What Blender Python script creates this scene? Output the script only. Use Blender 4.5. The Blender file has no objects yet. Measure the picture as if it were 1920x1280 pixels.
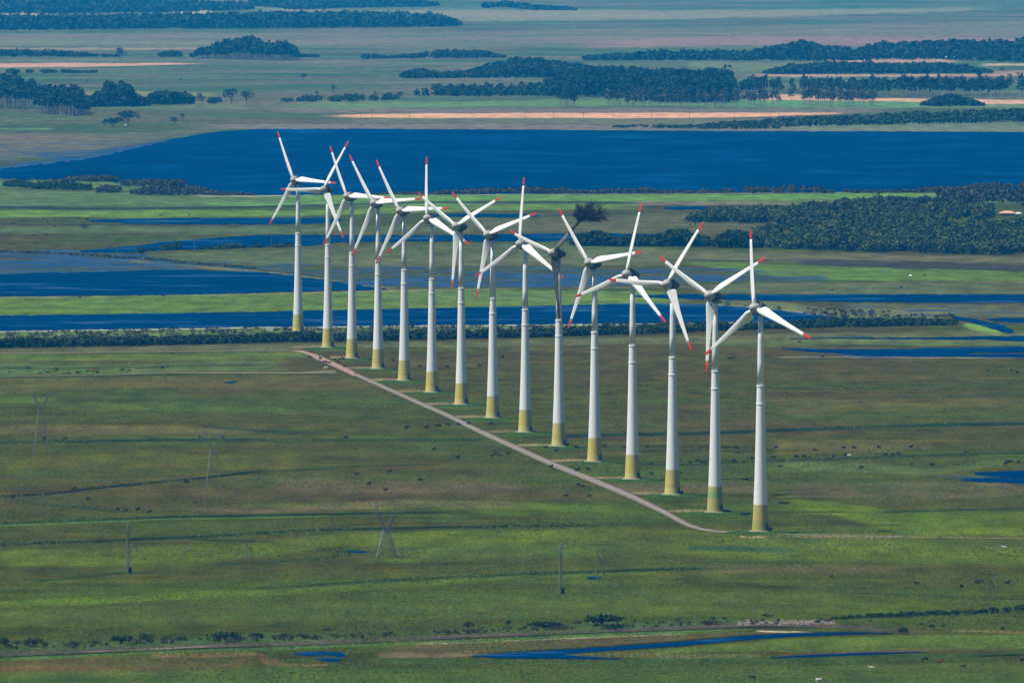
import bpy, bmesh, math, random
import numpy as np
from mathutils import Vector, Matrix, Euler
random.seed(7); RNG = np.random.default_rng(11)
scene = bpy.context.scene
COL = scene.collection
R = math.radians

# ---------------------------------------------------------------- camera, sky, sun, exposure
CAM_H = 276.0; FPX = 24000.0; HORIZ = -178.0            # height, focal length in photo pixels, horizon row
PITCH = math.atan((640 - HORIZ) / FPX)
cd = bpy.data.cameras.new('camera'); cam = bpy.data.objects.new('camera', cd); COL.objects.link(cam)
cd.sensor_width = 36; cd.lens = 36 * FPX / 1920; cd.clip_start = 10; cd.clip_end = 200000
cam.location = (0, 0, CAM_H); cam.rotation_euler = (math.pi / 2 - PITCH, 0, 0)
scene.camera = cam

SUN_EL = R(60); SUN_A = R(17)
SUN = Vector((-math.cos(SUN_EL) * math.cos(SUN_A), -math.cos(SUN_EL) * math.sin(SUN_A), math.sin(SUN_EL)))
world = bpy.data.worlds.new('World'); scene.world = world; world.use_nodes = True
wn = world.node_tree; sky = wn.nodes.new('ShaderNodeTexSky'); sky.sky_type = 'NISHITA'; sky.sun_disc = False
sky.sun_elevation = SUN_EL; sky.sun_rotation = math.atan2(SUN.x, SUN.y); sky.altitude = 200; sky.air_density = 1.0
sky.dust_density = 0.3; sky.ozone_density = 3.0
wn.links.new(sky.outputs[0], wn.nodes['Background'].inputs[0]); wn.nodes['Background'].inputs[1].default_value = 0.05
sl = bpy.data.lights.new('sun', 'SUN'); sl.energy = 5.0; sl.angle = R(0.5); sl.color = (1.0, 0.97, 0.92)
sun = bpy.data.objects.new('sun', sl); COL.objects.link(sun); sun.rotation_euler = SUN.to_track_quat('Z', 'Y').to_euler()
sun.location = (-300, 0, 400)
vs = scene.view_settings; vs.view_transform = 'Standard'; vs.look = 'None'; vs.exposure = 0.14; vs.gamma = 1
scene.cycles.volume_bounces = 0; scene.cycles.max_bounces = 5
scene.cycles.volume_step_rate = 10; scene.cycles.volume_max_steps = 64

# ---------------------------------------------------------------- helpers
def at(px, py):
    """ground point seen at a photo pixel (z = 0)"""
    px = np.asarray(px, float); py = np.asarray(py, float)
    u = (px - 960) / FPX; v = (640 - py) / FPX
    c, s = math.cos(PITCH), math.sin(PITCH)
    dy = c + v * s; dz = -s + v * c; t = -CAM_H / dz
    return u * t, dy * t
def scale_at(py):                                          # photo pixels per metre for things standing at row py
    return (py - HORIZ) / CAM_H
def link(o, parent=None):
    COL.objects.link(o)
    if parent is not None: o.parent = parent
    return o
def tag(o, label=None, cat=None, group=None, kind=None):
    if label: o['label'] = label
    if cat: o['category'] = cat
    if group: o['group'] = group
    if kind: o['kind'] = kind
    return o
def empty(name, loc, rz=0.0):
    o = bpy.data.objects.new(name, None); o.empty_display_size = 1; link(o)
    o.location = loc; o.rotation_euler = (0, 0, rz); return o
def np_mesh(name, V, F, mat, tone=None, smooth=False):
    V = np.asarray(V, np.float32).reshape(-1, 3); F = np.asarray(F, np.int32)
    k = F.shape[1]; me = bpy.data.meshes.new(name)
    me.vertices.add(len(V)); me.vertices.foreach_set('co', V.ravel())
    me.loops.add(F.size); me.loops.foreach_set('vertex_index', F.ravel())
    me.polygons.add(len(F)); me.polygons.foreach_set('loop_start', np.arange(0, F.size, k, dtype=np.int32))
    me.polygons.foreach_set('use_smooth', np.full(len(F), smooth))
    me.update(calc_edges=True)
    if tone is not None:
        a = me.attributes.new('tone', 'FLOAT', 'POINT'); a.data.foreach_set('value', np.asarray(tone, np.float32))
    me.materials.append(mat); return me
class MB:
    """collects simple shapes into one mesh"""
    def __init__(s): s.V = []; s.F = []
    def add(s, vs_, fs): n = len(s.V); s.V += [tuple(v) for v in vs_]; s.F += [tuple(i + n for i in f) for f in fs]
    def bar(s, a, b, r, r2=None, n=4):
        a = Vector(a); b = Vector(b); r2 = r if r2 is None else r2; d = (b - a)
        if d.length < 1e-6: return
        q = d.to_track_quat('Z', 'Y'); vs_ = []
        for p, rr in ((a, r), (b, r2)):
            for i in range(n):
                t = 2 * math.pi * (i + .5) / n; vs_.append(p + q @ Vector((rr * math.cos(t), rr * math.sin(t), 0)))
        fs = [(i, (i + 1) % n, n + (i + 1) % n, n + i) for i in range(n)] + [tuple(range(n))[::-1], tuple(range(n, 2 * n))]
        s.add(vs_, fs)
    def box(s, c, d, rz=0):
        cx, cy, cz = c; x, y, z = d[0] / 2, d[1] / 2, d[2] / 2; cr, sr = math.cos(rz), math.sin(rz)
        vs_ = [(cx + a * x * cr - b * y * sr, cy + a * x * sr + b * y * cr, cz + e * z) for a, b, e in
               ((-1,-1,-1),(1,-1,-1),(1,1,-1),(-1,1,-1),(-1,-1,1),(1,-1,1),(1,1,1),(-1,1,1))]
        s.add(vs_, [(3,2,1,0),(4,5,6,7),(0,1,5,4),(1,2,6,5),(2,3,7,6),(3,0,4,7)])
    def lathe(s, prof, n=32, axis=None, org=(0,0,0), cap=True):
        """prof: list of (t, r) along axis"""
        ax = Vector((0,0,1)) if axis is None else Vector(axis).normalized(); q = ax.to_track_quat('Z', 'Y'); o = Vector(org)
        vs_ = [o + ax * t + q @ Vector((r * math.cos(2*math.pi*i/n), r * math.sin(2*math.pi*i/n), 0)) for t, r in prof for i in range(n)]
        fs = [(j*n+i, j*n+(i+1)%n, (j+1)*n+(i+1)%n, (j+1)*n+i) for j in range(len(prof)-1) for i in range(n)]
        if cap: fs += [tuple(range(n))[::-1], tuple(range((len(prof)-1)*n, len(prof)*n))]
        s.add(vs_, fs)
    def mesh(s, name, mat, smooth=False):
        me = bpy.data.meshes.new(name); me.from_pydata([tuple(v) for v in s.V], [], s.F)
        me.materials.append(mat)
        if smooth:
            for p in me.polygons: p.use_smooth = len(p.vertices) == 4
        me.update(); return me
    def obj(s, name, mat, parent=None, smooth=False):
        return link(bpy.data.objects.new(name, s.mesh(name, mat, smooth)), parent)

ORD = ['first','second','third','fourth','fifth','sixth','seventh','eighth','ninth','tenth','eleventh','twelfth','thirteenth','fourteenth','fifteenth','sixteenth','seventeenth','eighteenth','nineteenth']
# value noise in numpy
_T = RNG.random((512, 512)).astype(np.float32)
def vnoise(x, y, seed=0):
    x = x + seed * 37.7; y = y + seed * 91.3
    xi = np.floor(x).astype(np.int64); yi = np.floor(y).astype(np.int64)
    fx = (x - xi); fy = (y - yi); fx = fx*fx*(3-2*fx); fy = fy*fy*(3-2*fy)
    a = _T[xi & 511, yi & 511]; b = _T[(xi+1) & 511, yi & 511]; c = _T[xi & 511, (yi+1) & 511]; d = _T[(xi+1) & 511, (yi+1) & 511]
    return (a*(1-fx)+b*fx)*(1-fy) + (c*(1-fx)+d*fx)*fy
def fbm(x, y, o=4, seed=0, g=.5):
    s = 0; w = 1; t = 0
    for i in range(o): s = s + w*vnoise(x*2**i, y*2**i, seed+i*3); t += w; w *= g
    return s / t
def sstep(a, b, x): t = np.clip((x-a)/(b-a), 0, 1); return t*t*(3-2*t)

# ---------------------------------------------------------------- materials
def new_mat(name):
    m = bpy.data.materials.new(name); m.use_nodes = True; nt = m.node_tree; return m, nt, nt.nodes['Principled BSDF']
def N(nt, t, **kw):
    n = nt.nodes.new(t)
    for k, v in kw.items():
        if k in n.inputs: n.inputs[k].default_value = v
        else: setattr(n, k, v)
    return n
def simple(name, col, rough=.6, var=.15, scale=1.0, spec=.3, metal=0.0, stretch=(1,1,1)):
    m, nt, b = new_mat(name)
    tc = N(nt, 'ShaderNodeTexCoord'); mp = N(nt, 'ShaderNodeMapping'); mp.inputs['Scale'].default_value = stretch
    no = N(nt, 'ShaderNodeTexNoise', Scale=scale, Detail=4.0)
    mr = N(nt, 'ShaderNodeMapRange'); mr.inputs['From Min'].default_value = .3; mr.inputs['From Max'].default_value = .7
    mr.inputs['To Min'].default_value = 1-var; mr.inputs['To Max'].default_value = 1+var*.5
    vm = N(nt, 'ShaderNodeVectorMath', operation='SCALE'); vm.inputs[0].default_value = col[:3]
    L = nt.links; L.new(tc.outputs['Object'], mp.inputs[0]); L.new(mp.outputs[0], no.inputs['Vector']); L.new(no.outputs[0], mr.inputs[0])
    L.new(mr.outputs[0], vm.inputs['Scale']); L.new(vm.outputs[0], b.inputs['Base Color'])
    b.inputs['Roughness'].default_value = rough; b.inputs['Specular IOR Level'].default_value = spec; b.inputs['Metallic'].default_value = metal
    return m
M_white = simple('white_paint', (.84,.85,.86), .45, .05, .35, .3)
M_blade = simple('blade_gelcoat', (.85,.85,.86), .35, .04, .3, .4)
M_red = simple('red_tip_paint', (.60,.035,.010), .45, .15, .8, .3)
M_spin = simple('spinner_grey', (.44,.41,.38), .5, .08, .6, .3)
M_nac = simple('nacelle_shade_grey', (.07,.085,.10), .5, .1, .5, .3)  # very dark tone stands in for shade on the nacelle
M_char = simple('charred_laminate', (.022,.024,.028), .9, .4, 1.2, .1)
M_shade_blade = simple('shade_toned_blade', (.07,.075,.08), .8, .5, .25, .1)  # shade on the hanging blade, put into its base colour
M_strand = simple('scorched_strands', (.055,.052,.058), .9, .4, 1.5, .1)
M_concrete = simple('concrete', (.26,.24,.19), .9, .2, 1.0, .1)
M_door = simple('dark_steel_door', (.04,.05,.06), .5, .2, 1, .3)
M_galv = simple('galvanised_steel', (.25,.26,.23), .55, .3, .6, .4, .3)
M_ins = simple('glass_insulator', (.16,.18,.17), .3, .2, 3, .5)
M_wood = simple('weathered_wood', (.10,.085,.07), .9, .3, 2, .1)
M_pole = simple('concrete_pole', (.17,.17,.15), .85, .2, 1, .1)
M_bark = simple('bark', (.10,.08,.06), .9, .4, 1, .1)
M_palebark = simple('pale_gum_bark', (.34,.32,.28), .9, .3, .5, .1)
M_wall = simple('house_wall', (.35,.32,.28), .85, .1, .5, .1)
M_roof = simple('terracotta_roof', (.62,.34,.25), .8, .2, .8, .1)
M_tin = simple('white_tin_roof', (.75,.76,.78), .5, .1, .5, .3)
M_rock = simple('pale_rubble', (.28,.23,.18), .9, .35, 1.3, .1)

def tower_mat(name, ramp, z0, z1, band):
    m, nt, b = new_mat(name); L = nt.links
    tc = N(nt, 'ShaderNodeTexCoord'); sx = N(nt, 'ShaderNodeSeparateXYZ'); L.new(tc.outputs['Object'], sx.inputs[0])
    mr = N(nt, 'ShaderNodeMapRange'); mr.inputs['From Min'].default_value = z0; mr.inputs['From Max'].default_value = z1
    L.new(sx.outputs['Z'], mr.inputs[0])
    cr = N(nt, 'ShaderNodeValToRGB'); L.new(mr.outputs[0], cr.inputs[0]); e = cr.color_ramp.elements
    cr.color_ramp.interpolation = 'CONSTANT' if len(ramp) > 2 else 'LINEAR'
    for i, (p, c) in enumerate(ramp):
        el = e[i] if i < 2 else e.new(p)
        el.position = p; el.color = (*c, 1)
    # joint line between the cast rings
    md = N(nt, 'ShaderNodeMath', operation='FRACT'); dv = N(nt, 'ShaderNodeMath', operation='DIVIDE'); dv.inputs[1].default_value = band
    L.new(sx.outputs['Z'], dv.inputs[0]); L.new(dv.outputs[0], md.inputs[0])
    lt = N(nt, 'ShaderNodeMath', operation='LESS_THAN'); lt.inputs[1].default_value = .06; L.new(md.outputs[0], lt.inputs[0])
    mp = N(nt, 'ShaderNodeMapping'); mp.inputs['Scale'].default_value = (1, 1, .12); L.new(tc.outputs['Object'], mp.inputs[0])
    no = N(nt, 'ShaderNodeTexNoise', Scale=.9, Detail=5.0); L.new(mp.outputs[0], no.inputs['Vector'])
    st = N(nt, 'ShaderNodeMapRange'); st.inputs['From Min'].default_value = .35; st.inputs['From Max'].default_value = .7
    st.inputs['To Min'].default_value = 1.0; st.inputs['To Max'].default_value = .95; L.new(no.outputs[0], st.inputs[0])
    jm = N(nt, 'ShaderNodeMath', operation='MULTIPLY_ADD'); jm.inputs[1].default_value = -.05 if 'white' in name else -.12; L.new(lt.outputs[0], jm.inputs[0]); L.new(st.outputs[0], jm.inputs[2])
    vm = N(nt, 'ShaderNodeVectorMath', operation='SCALE'); L.new(cr.outputs[0], vm.inputs[0]); L.new(jm.outputs[0], vm.inputs['Scale'])
    L.new(vm.outputs[0], b.inputs['Base Color']); b.inputs['Roughness'].default_value = .55; b.inputs['Specular IOR Level'].default_value = .25
    return m
M_tower = tower_mat('white_tower_paint', [(0, (.82,.83,.86)), (1, (.85,.86,.88))], 0, 98, 3.8)
YB = (.56,.49,.20)
M_tbase = tower_mat('ochre_base_paint', [(0,(.62,.54,.18)),(.25,(.58,.46,.10)),(.5,(.58,.48,.12)),(.75,(.55,.48,.16))], 0, 12, 2.0)
M_tbase_green = tower_mat('ochre_and_green_base_paint', [(0,(.47,.41,.12)),(.5,(.47,.38,.10)),(.55,(.26,.42,.14)),(.75,(.42,.42,.12)),(.85,(.48,.42,.14))], 0, 12, 2.0)
M_tbase_olive = tower_mat('olive_base_paint', [(0,(.38,.38,.08)),(.38,(.50,.38,.10)),(.6,(.47,.41,.12)),(.8,(.48,.41,.13))], 0, 12, 2.0)

def foliage_mat(name, dark, light, hue=(1,1,1)):
    m, nt, b = new_mat(name); L = nt.links
    at_ = N(nt, 'ShaderNodeAttribute', attribute_name='tone'); cr = N(nt, 'ShaderNodeValToRGB')
    cr.color_ramp.elements[0].color = (*dark, 1); cr.color_ramp.elements[1].color = (*light, 1)
    e = cr.color_ramp.elements.new(.55); e.color = ((dark[0]+light[0])/2*.95, (dark[1]+light[1])/2*1.05, (dark[2]+light[2])/2, 1)
    L.new(at_.outputs['Fac'], cr.inputs[0]); L.new(cr.outputs[0], b.inputs['Base Color'])
    b.inputs['Roughness'].default_value = .8; b.inputs['Specular IOR Level'].default_value = .1
    return m
M_leaf = foliage_mat('shrub_leaves', (.008,.022,.004), (.058,.088,.014))
M_wood = foliage_mat('mixed_wood_leaves', (.008,.024,.004), (.095,.120,.022))
M_scrub = foliage_mat('grey_scrub_leaves', (.034,.033,.022), (.085,.082,.042))
M_gum = foliage_mat('gum_leaves', (.008,.024,.012), (.036,.062,.034))
M_tuft = foliage_mat('tussock_leaves', (.030,.050,.003), (.085,.110,.005))

# ground: vertex albedo is the map of fields; nodes add the fine sward and the flooded parts
def ground_mat(name, use_attr=True, col=(.07,.12,.03)):
    m, nt, b = new_mat(name); L = nt.links
    tc = N(nt, 'ShaderNodeTexCoord')
    def noise(sx_, sy_, det=3.0, rough=.6):
        mp = N(nt, 'ShaderNodeMapping'); mp.inputs['Scale'].default_value = (sx_, sy_, 1); L.new(tc.outputs['Object'], mp.inputs[0])
        no = N(nt, 'ShaderNodeTexNoise', Scale=1.0, Detail=det, Roughness=rough); L.new(mp.outputs[0], no.inputs['Vector']); return no
    def rng(src, a, b_, c, d):
        r = N(nt, 'ShaderNodeMapRange'); r.inputs['From Min'].default_value = a; r.inputs['From Max'].default_value = b_
        r.inputs['To Min'].default_value = c; r.inputs['To Max'].default_value = d; L.new(src, r.inputs[0]); return r
    n1 = noise(.55, .10, 3); n2 = noise(.06, .012, 4)
    r1 = rng(n1.outputs[0], .35, .65, .70, 1.28); r2 = rng(n2.outputs[0], .35, .65, .72, 1.25)
    mu = N(nt, 'ShaderNodeMath', operation='MULTIPLY'); L.new(r1.outputs[0], mu.inputs[0]); L.new(r2.outputs[0], mu.inputs[1])
    vm = N(nt, 'ShaderNodeVectorMath', operation='SCALE'); L.new(mu.outputs[0], vm.inputs['Scale'])
    if use_attr:
        a = N(nt, 'ShaderNodeAttribute', attribute_name='field'); L.new(a.outputs['Color'], vm.inputs[0])
    else: vm.inputs[0].default_value = col
    # hue drift of the sward
    n3 = noise(.21, .045, 4, .7); r3 = rng(n3.outputs[0], .4, .62, 0, 1)
    mx = N(nt, 'ShaderNodeMix', data_type='RGBA', blend_type='MULTIPLY'); L.new(r3.outputs[0], mx.inputs['Factor'])
    L.new(vm.outputs[0], mx.inputs['A']); mx.inputs['B'].default_value = (1.22, 1.04, .8, 1)
    L.new(mx.outputs['Result'], b.inputs['Base Color']); b.inputs['Roughness'].default_value = 1; b.inputs['Specular IOR Level'].default_value = 0
    if use_attr:
        w = N(nt, 'ShaderNodeAttribute', attribute_name='wet'); nw = noise(.016, .018, 7, .66)
        ad = N(nt, 'ShaderNodeMath', operation='ADD'); L.new(w.outputs['Fac'], ad.inputs[0]); L.new(nw.outputs[0], ad.inputs[1])
        rw = rng(ad.outputs[0], .97, 1.08, 0, 1)
        wb = N(nt, 'ShaderNodeBsdfPrincipled'); n4 = noise(.03, .01, 5, .7); c4 = N(nt, 'ShaderNodeValToRGB'); L.new(n4.outputs[0], c4.inputs[0])
        c4.color_ramp.elements[0].position = .42; c4.color_ramp.elements[0].color = (.0005,.030,.108,1)
        c4.color_ramp.elements[1].position = .85; c4.color_ramp.elements[1].color = (.03,.10,.22,1)
        L.new(c4.outputs[0], wb.inputs['Base Color']); wb.inputs['Roughness'].default_value = .35; wb.inputs['Specular IOR Level'].default_value = .02
        ms = N(nt, 'ShaderNodeMixShader'); L.new(rw.outputs[0], ms.inputs[0]); L.new(b.outputs[0], ms.inputs[1]); L.new(wb.outputs[0], ms.inputs[2])
        L.new(ms.outputs[0], nt.nodes['Material Output'].inputs[0])
    return m
def water_mat(name, deep, pale, sx_, sy_):
    m, nt, b = new_mat(name); L = nt.links; tc = N(nt, 'ShaderNodeTexCoord')
    def noise(a, c, det=4, rough=.6):
        mp = N(nt, 'ShaderNodeMapping'); mp.inputs['Scale'].default_value = (a, c, 1); L.new(tc.outputs['Object'], mp.inputs[0])
        no = N(nt, 'ShaderNodeTexNoise', Scale=1.0, Detail=det, Roughness=rough); L.new(mp.outputs[0], no.inputs['Vector']); return no
    n1 = noise(sx_, sy_, 6, .62); cr = N(nt, 'ShaderNodeValToRGB'); L.new(n1.outputs[0], cr.inputs[0])
    cr.color_ramp.elements[0].position = .35; cr.color_ramp.elements[0].color = (*[c*.70 for c in deep], 1)
    cr.color_ramp.elements[1].position = .74; cr.color_ramp.elements[1].color = (*pale, 1)
    e = cr.color_ramp.elements.new(.56); e.color = (*deep, 1)
    L.new(cr.outputs[0], b.inputs['Base Color']); b.inputs['Roughness'].default_value = .5; b.inputs['Specular IOR Level'].default_value = .0
    n2 = noise(.5, .15, 3); bp = N(nt, 'ShaderNodeBump', Strength=.25, Distance=.3); L.new(n2.outputs[0], bp.inputs['Height']); L.new(bp.outputs[0], b.inputs['Normal'])
    return m
M_ground = ground_mat('pasture')
M_mound = ground_mat('mound_grass', False, (.034,.078,.008))
M_lake = water_mat('lake_water', (.0002,.028,.108), (.002,.055,.165), .010, .005)
M_pond = water_mat('pond_water', (.0002,.028,.098), (.035,.10,.20), .012, .016)
M_gravel = simple('gravel_track', (.235,.20,.175), .95, .22, .35, .05)
M_redgravel = simple('reddish_gravel', (.33,.21,.175), .95, .2, .3, .05)
M_earth = simple('pale_earth_track', (.17,.155,.08), .95, .25, .2, .05)

# ---------------------------------------------------------------- map of the plain, as strips (x, far edge row, near edge row)
def strip_fn(pts):
    p = np.array(pts, float)
    return lambda x: (np.interp(x, p[:,0], p[:,1], left=np.nan, right=np.nan), np.interp(x, p[:,0], p[:,2], left=np.nan, right=np.nan))
def line(pts, w):                                        # a thin strip along a polyline, w rows wide
    return [(x, y - w*.62, y + w*.62) for x, y in pts]
LAKE = [(-500,331,334),(-200,326,335),(0,317,336),(100,306,337),(170,297,338),(230,284,343),(290,270,348),(350,256,352),(420,246.5,363),(480,242.5,366),(700,242,365),(900,243,364),(1300,246,362),(1700,247,360),(1920,248,357),(2600,250,354)]
PONDS = [
 [(170,413,416),(250,410.5,420),(400,409,421),(520,409,421),(600,408,420),(640,410,416)],
 [(800,402,405),(860,401,407),(980,402,408),(1010,404,406)],
 [(1245,389,391),(1260,388,393.5),(1310,388,393.5),(1335,390,392)],
 [(150,470,474),(240,462,474),(300,456,470),(380,448,468),(480,441,464),(560,440,462),(640,441,455),(760,442,453),(900,440,453),(1000,439,453),(1100,438,450),(1240,439,449),(1290,443,446)],
 [(-300,516,560),(0,515,556.5),(60,512,556),(200,510,554.5),(300,506,553.5),(380,507,552),(500,511,549),(600,524,546),(680,536,544.5),(725,541.5,543)],
 [(-300,594,622),(0,592,621),(480,585,613),(960,575,608.5),(1220,569,606.5),(1330,571,605.5),(1440,580,604),(1540,591,602),(1578,598,600)],
 [(1180,554.5,557),(1260,552,560),(1400,552,563),(1600,552,567),(1920,552,568),(2500,552,570)],
 [(1785,594,596),(1800,594,601),(1830,599,607),(1860,606,617),(1885,612,624),(1900,620,625)],
 [(1850,598,600),(1880,596,604),(2000,596,607),(2200,597,605)],
 [(1465,653,654.5),(1540,655,661),(1640,655,668),(1760,653,669),(1840,651,661),(1920,650,662),(2300,648,668)],
 [(1700,667,668.5),(1800,664.5,669),(1920,663.5,670),(2200,664,672)],
 [(1480,635,636),(1560,633,635),(1700,633,636),(1850,631,637),(1920,630,641),(2200,628,644)],
 [(1828,886,890),(1860,884,894),(1920,882,897),(2100,878,900)],
 [(1800,898,901),(1850,896,904),(1920,898,906),(2100,901,909)],
 [(885,1229,1231),(950,1224,1234),(1050,1218,1234.6),(1058,1217.5,1226.5),(1140,1213,1220),(1280,1203,1211),(1400,1192,1199),(1500,1187,1192.5),(1620,1185.5,1188.5),(1675,1186.5,1187.5)],
 [(1050,1227,1234.8),(1100,1230.5,1235.2),(1165,1234,1235.6)],
 [(1445,1232,1233.4),(1500,1228,1232),(1600,1223.5,1228),(1700,1221.5,1224),(1738,1221.5,1222.4)],
 [(553,1223.5,1226),(580,1221.5,1230),(612,1221.5,1227),(640,1223,1231),(647,1227,1233)],
 [(590,1233,1235),(610,1232,1239),(632,1234,1240),(642,1235,1237)],
 [(1098,1084,1084.8),(1106,1081.5,1085.4),(1122,1081.3,1085.4),(1128,1083,1084)],
 [(650,1034,1035),(660,1032.5,1036),(680,1032.5,1036),(686,1034,1035)],
 [(420,717,718),(432,715.5,719),(446,714.5,716.5)],
]
WET = [ # (strip, amount)
 ([(-300,270,345),(60,266,342),(160,262,338),(260,256,300),(330,250,262),(430,240,250)], .47),
 ([(-200,322,334),(0,312,336),(120,296,338),(220,276,342),(330,256,300),(380,250,270)], .64),
 ([(60,318,335),(140,302,336),(200,286,340),(270,272,320),(340,258,290),(400,250,262)], .9),
 ([(40,300,340),(120,285,340),(220,272,342),(300,262,300)], .50),
 ([(-200,312,330),(0,306,334),(160,292,336),(260,268,300),(340,256,270)], .60),
 ([(20,288,300),(200,276,300),(300,262,276)], .56),
 ([(-300,463,518),(0,464,518),(240,468,514),(330,488,510),(420,502,514)], .54),
 ([(-300,484,503),(150,486,502),(300,490,506)], .60),
 ([(230,452,472),(330,446,456),(480,438,444),(620,437,443)], .45),
 ([(250,490,500),(420,488,505),(600,494,520),(640,495,533),(800,499,540),(1000,497,541),(1200,499,538),(1340,500,534),(1460,505,533),(1600,515,528)], .50),
 ([(600,518,534),(800,516,541),(1000,510,541),(1200,512,537),(1300,515,530)], .57),
 ([(1150,545,556),(1240,548,562),(1330,552,568)], .42),
 ([(1440,566,590),(1560,566,592),(1920,567,600),(2400,568,602)], .47),
 ([(1780,590,606),(1920,592,612),(2200,594,610)], .45),
 ([(1430,650,656),(1520,650,664),(1640,648,674),(1920,644,676),(2300,642,676)], .46),
 ([(1460,630,640),(1700,630,640),(1920,626,645)], .38),
 ([(1660,886,893),(1760,884,897),(1850,880,906),(1920,878,910),(2200,874,915)], .47),
 ([(1640,756,764),(1700,754,766),(1790,752,764)], .40),
 ([(-100,540,560),(0,500,556),(300,505,556),(600,530,548)], .3),
 ([(160,404,423),(400,405,424),(640,404,423),(760,404,418),(1050,398,412),(1350,385,398)], .40),
]
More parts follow.
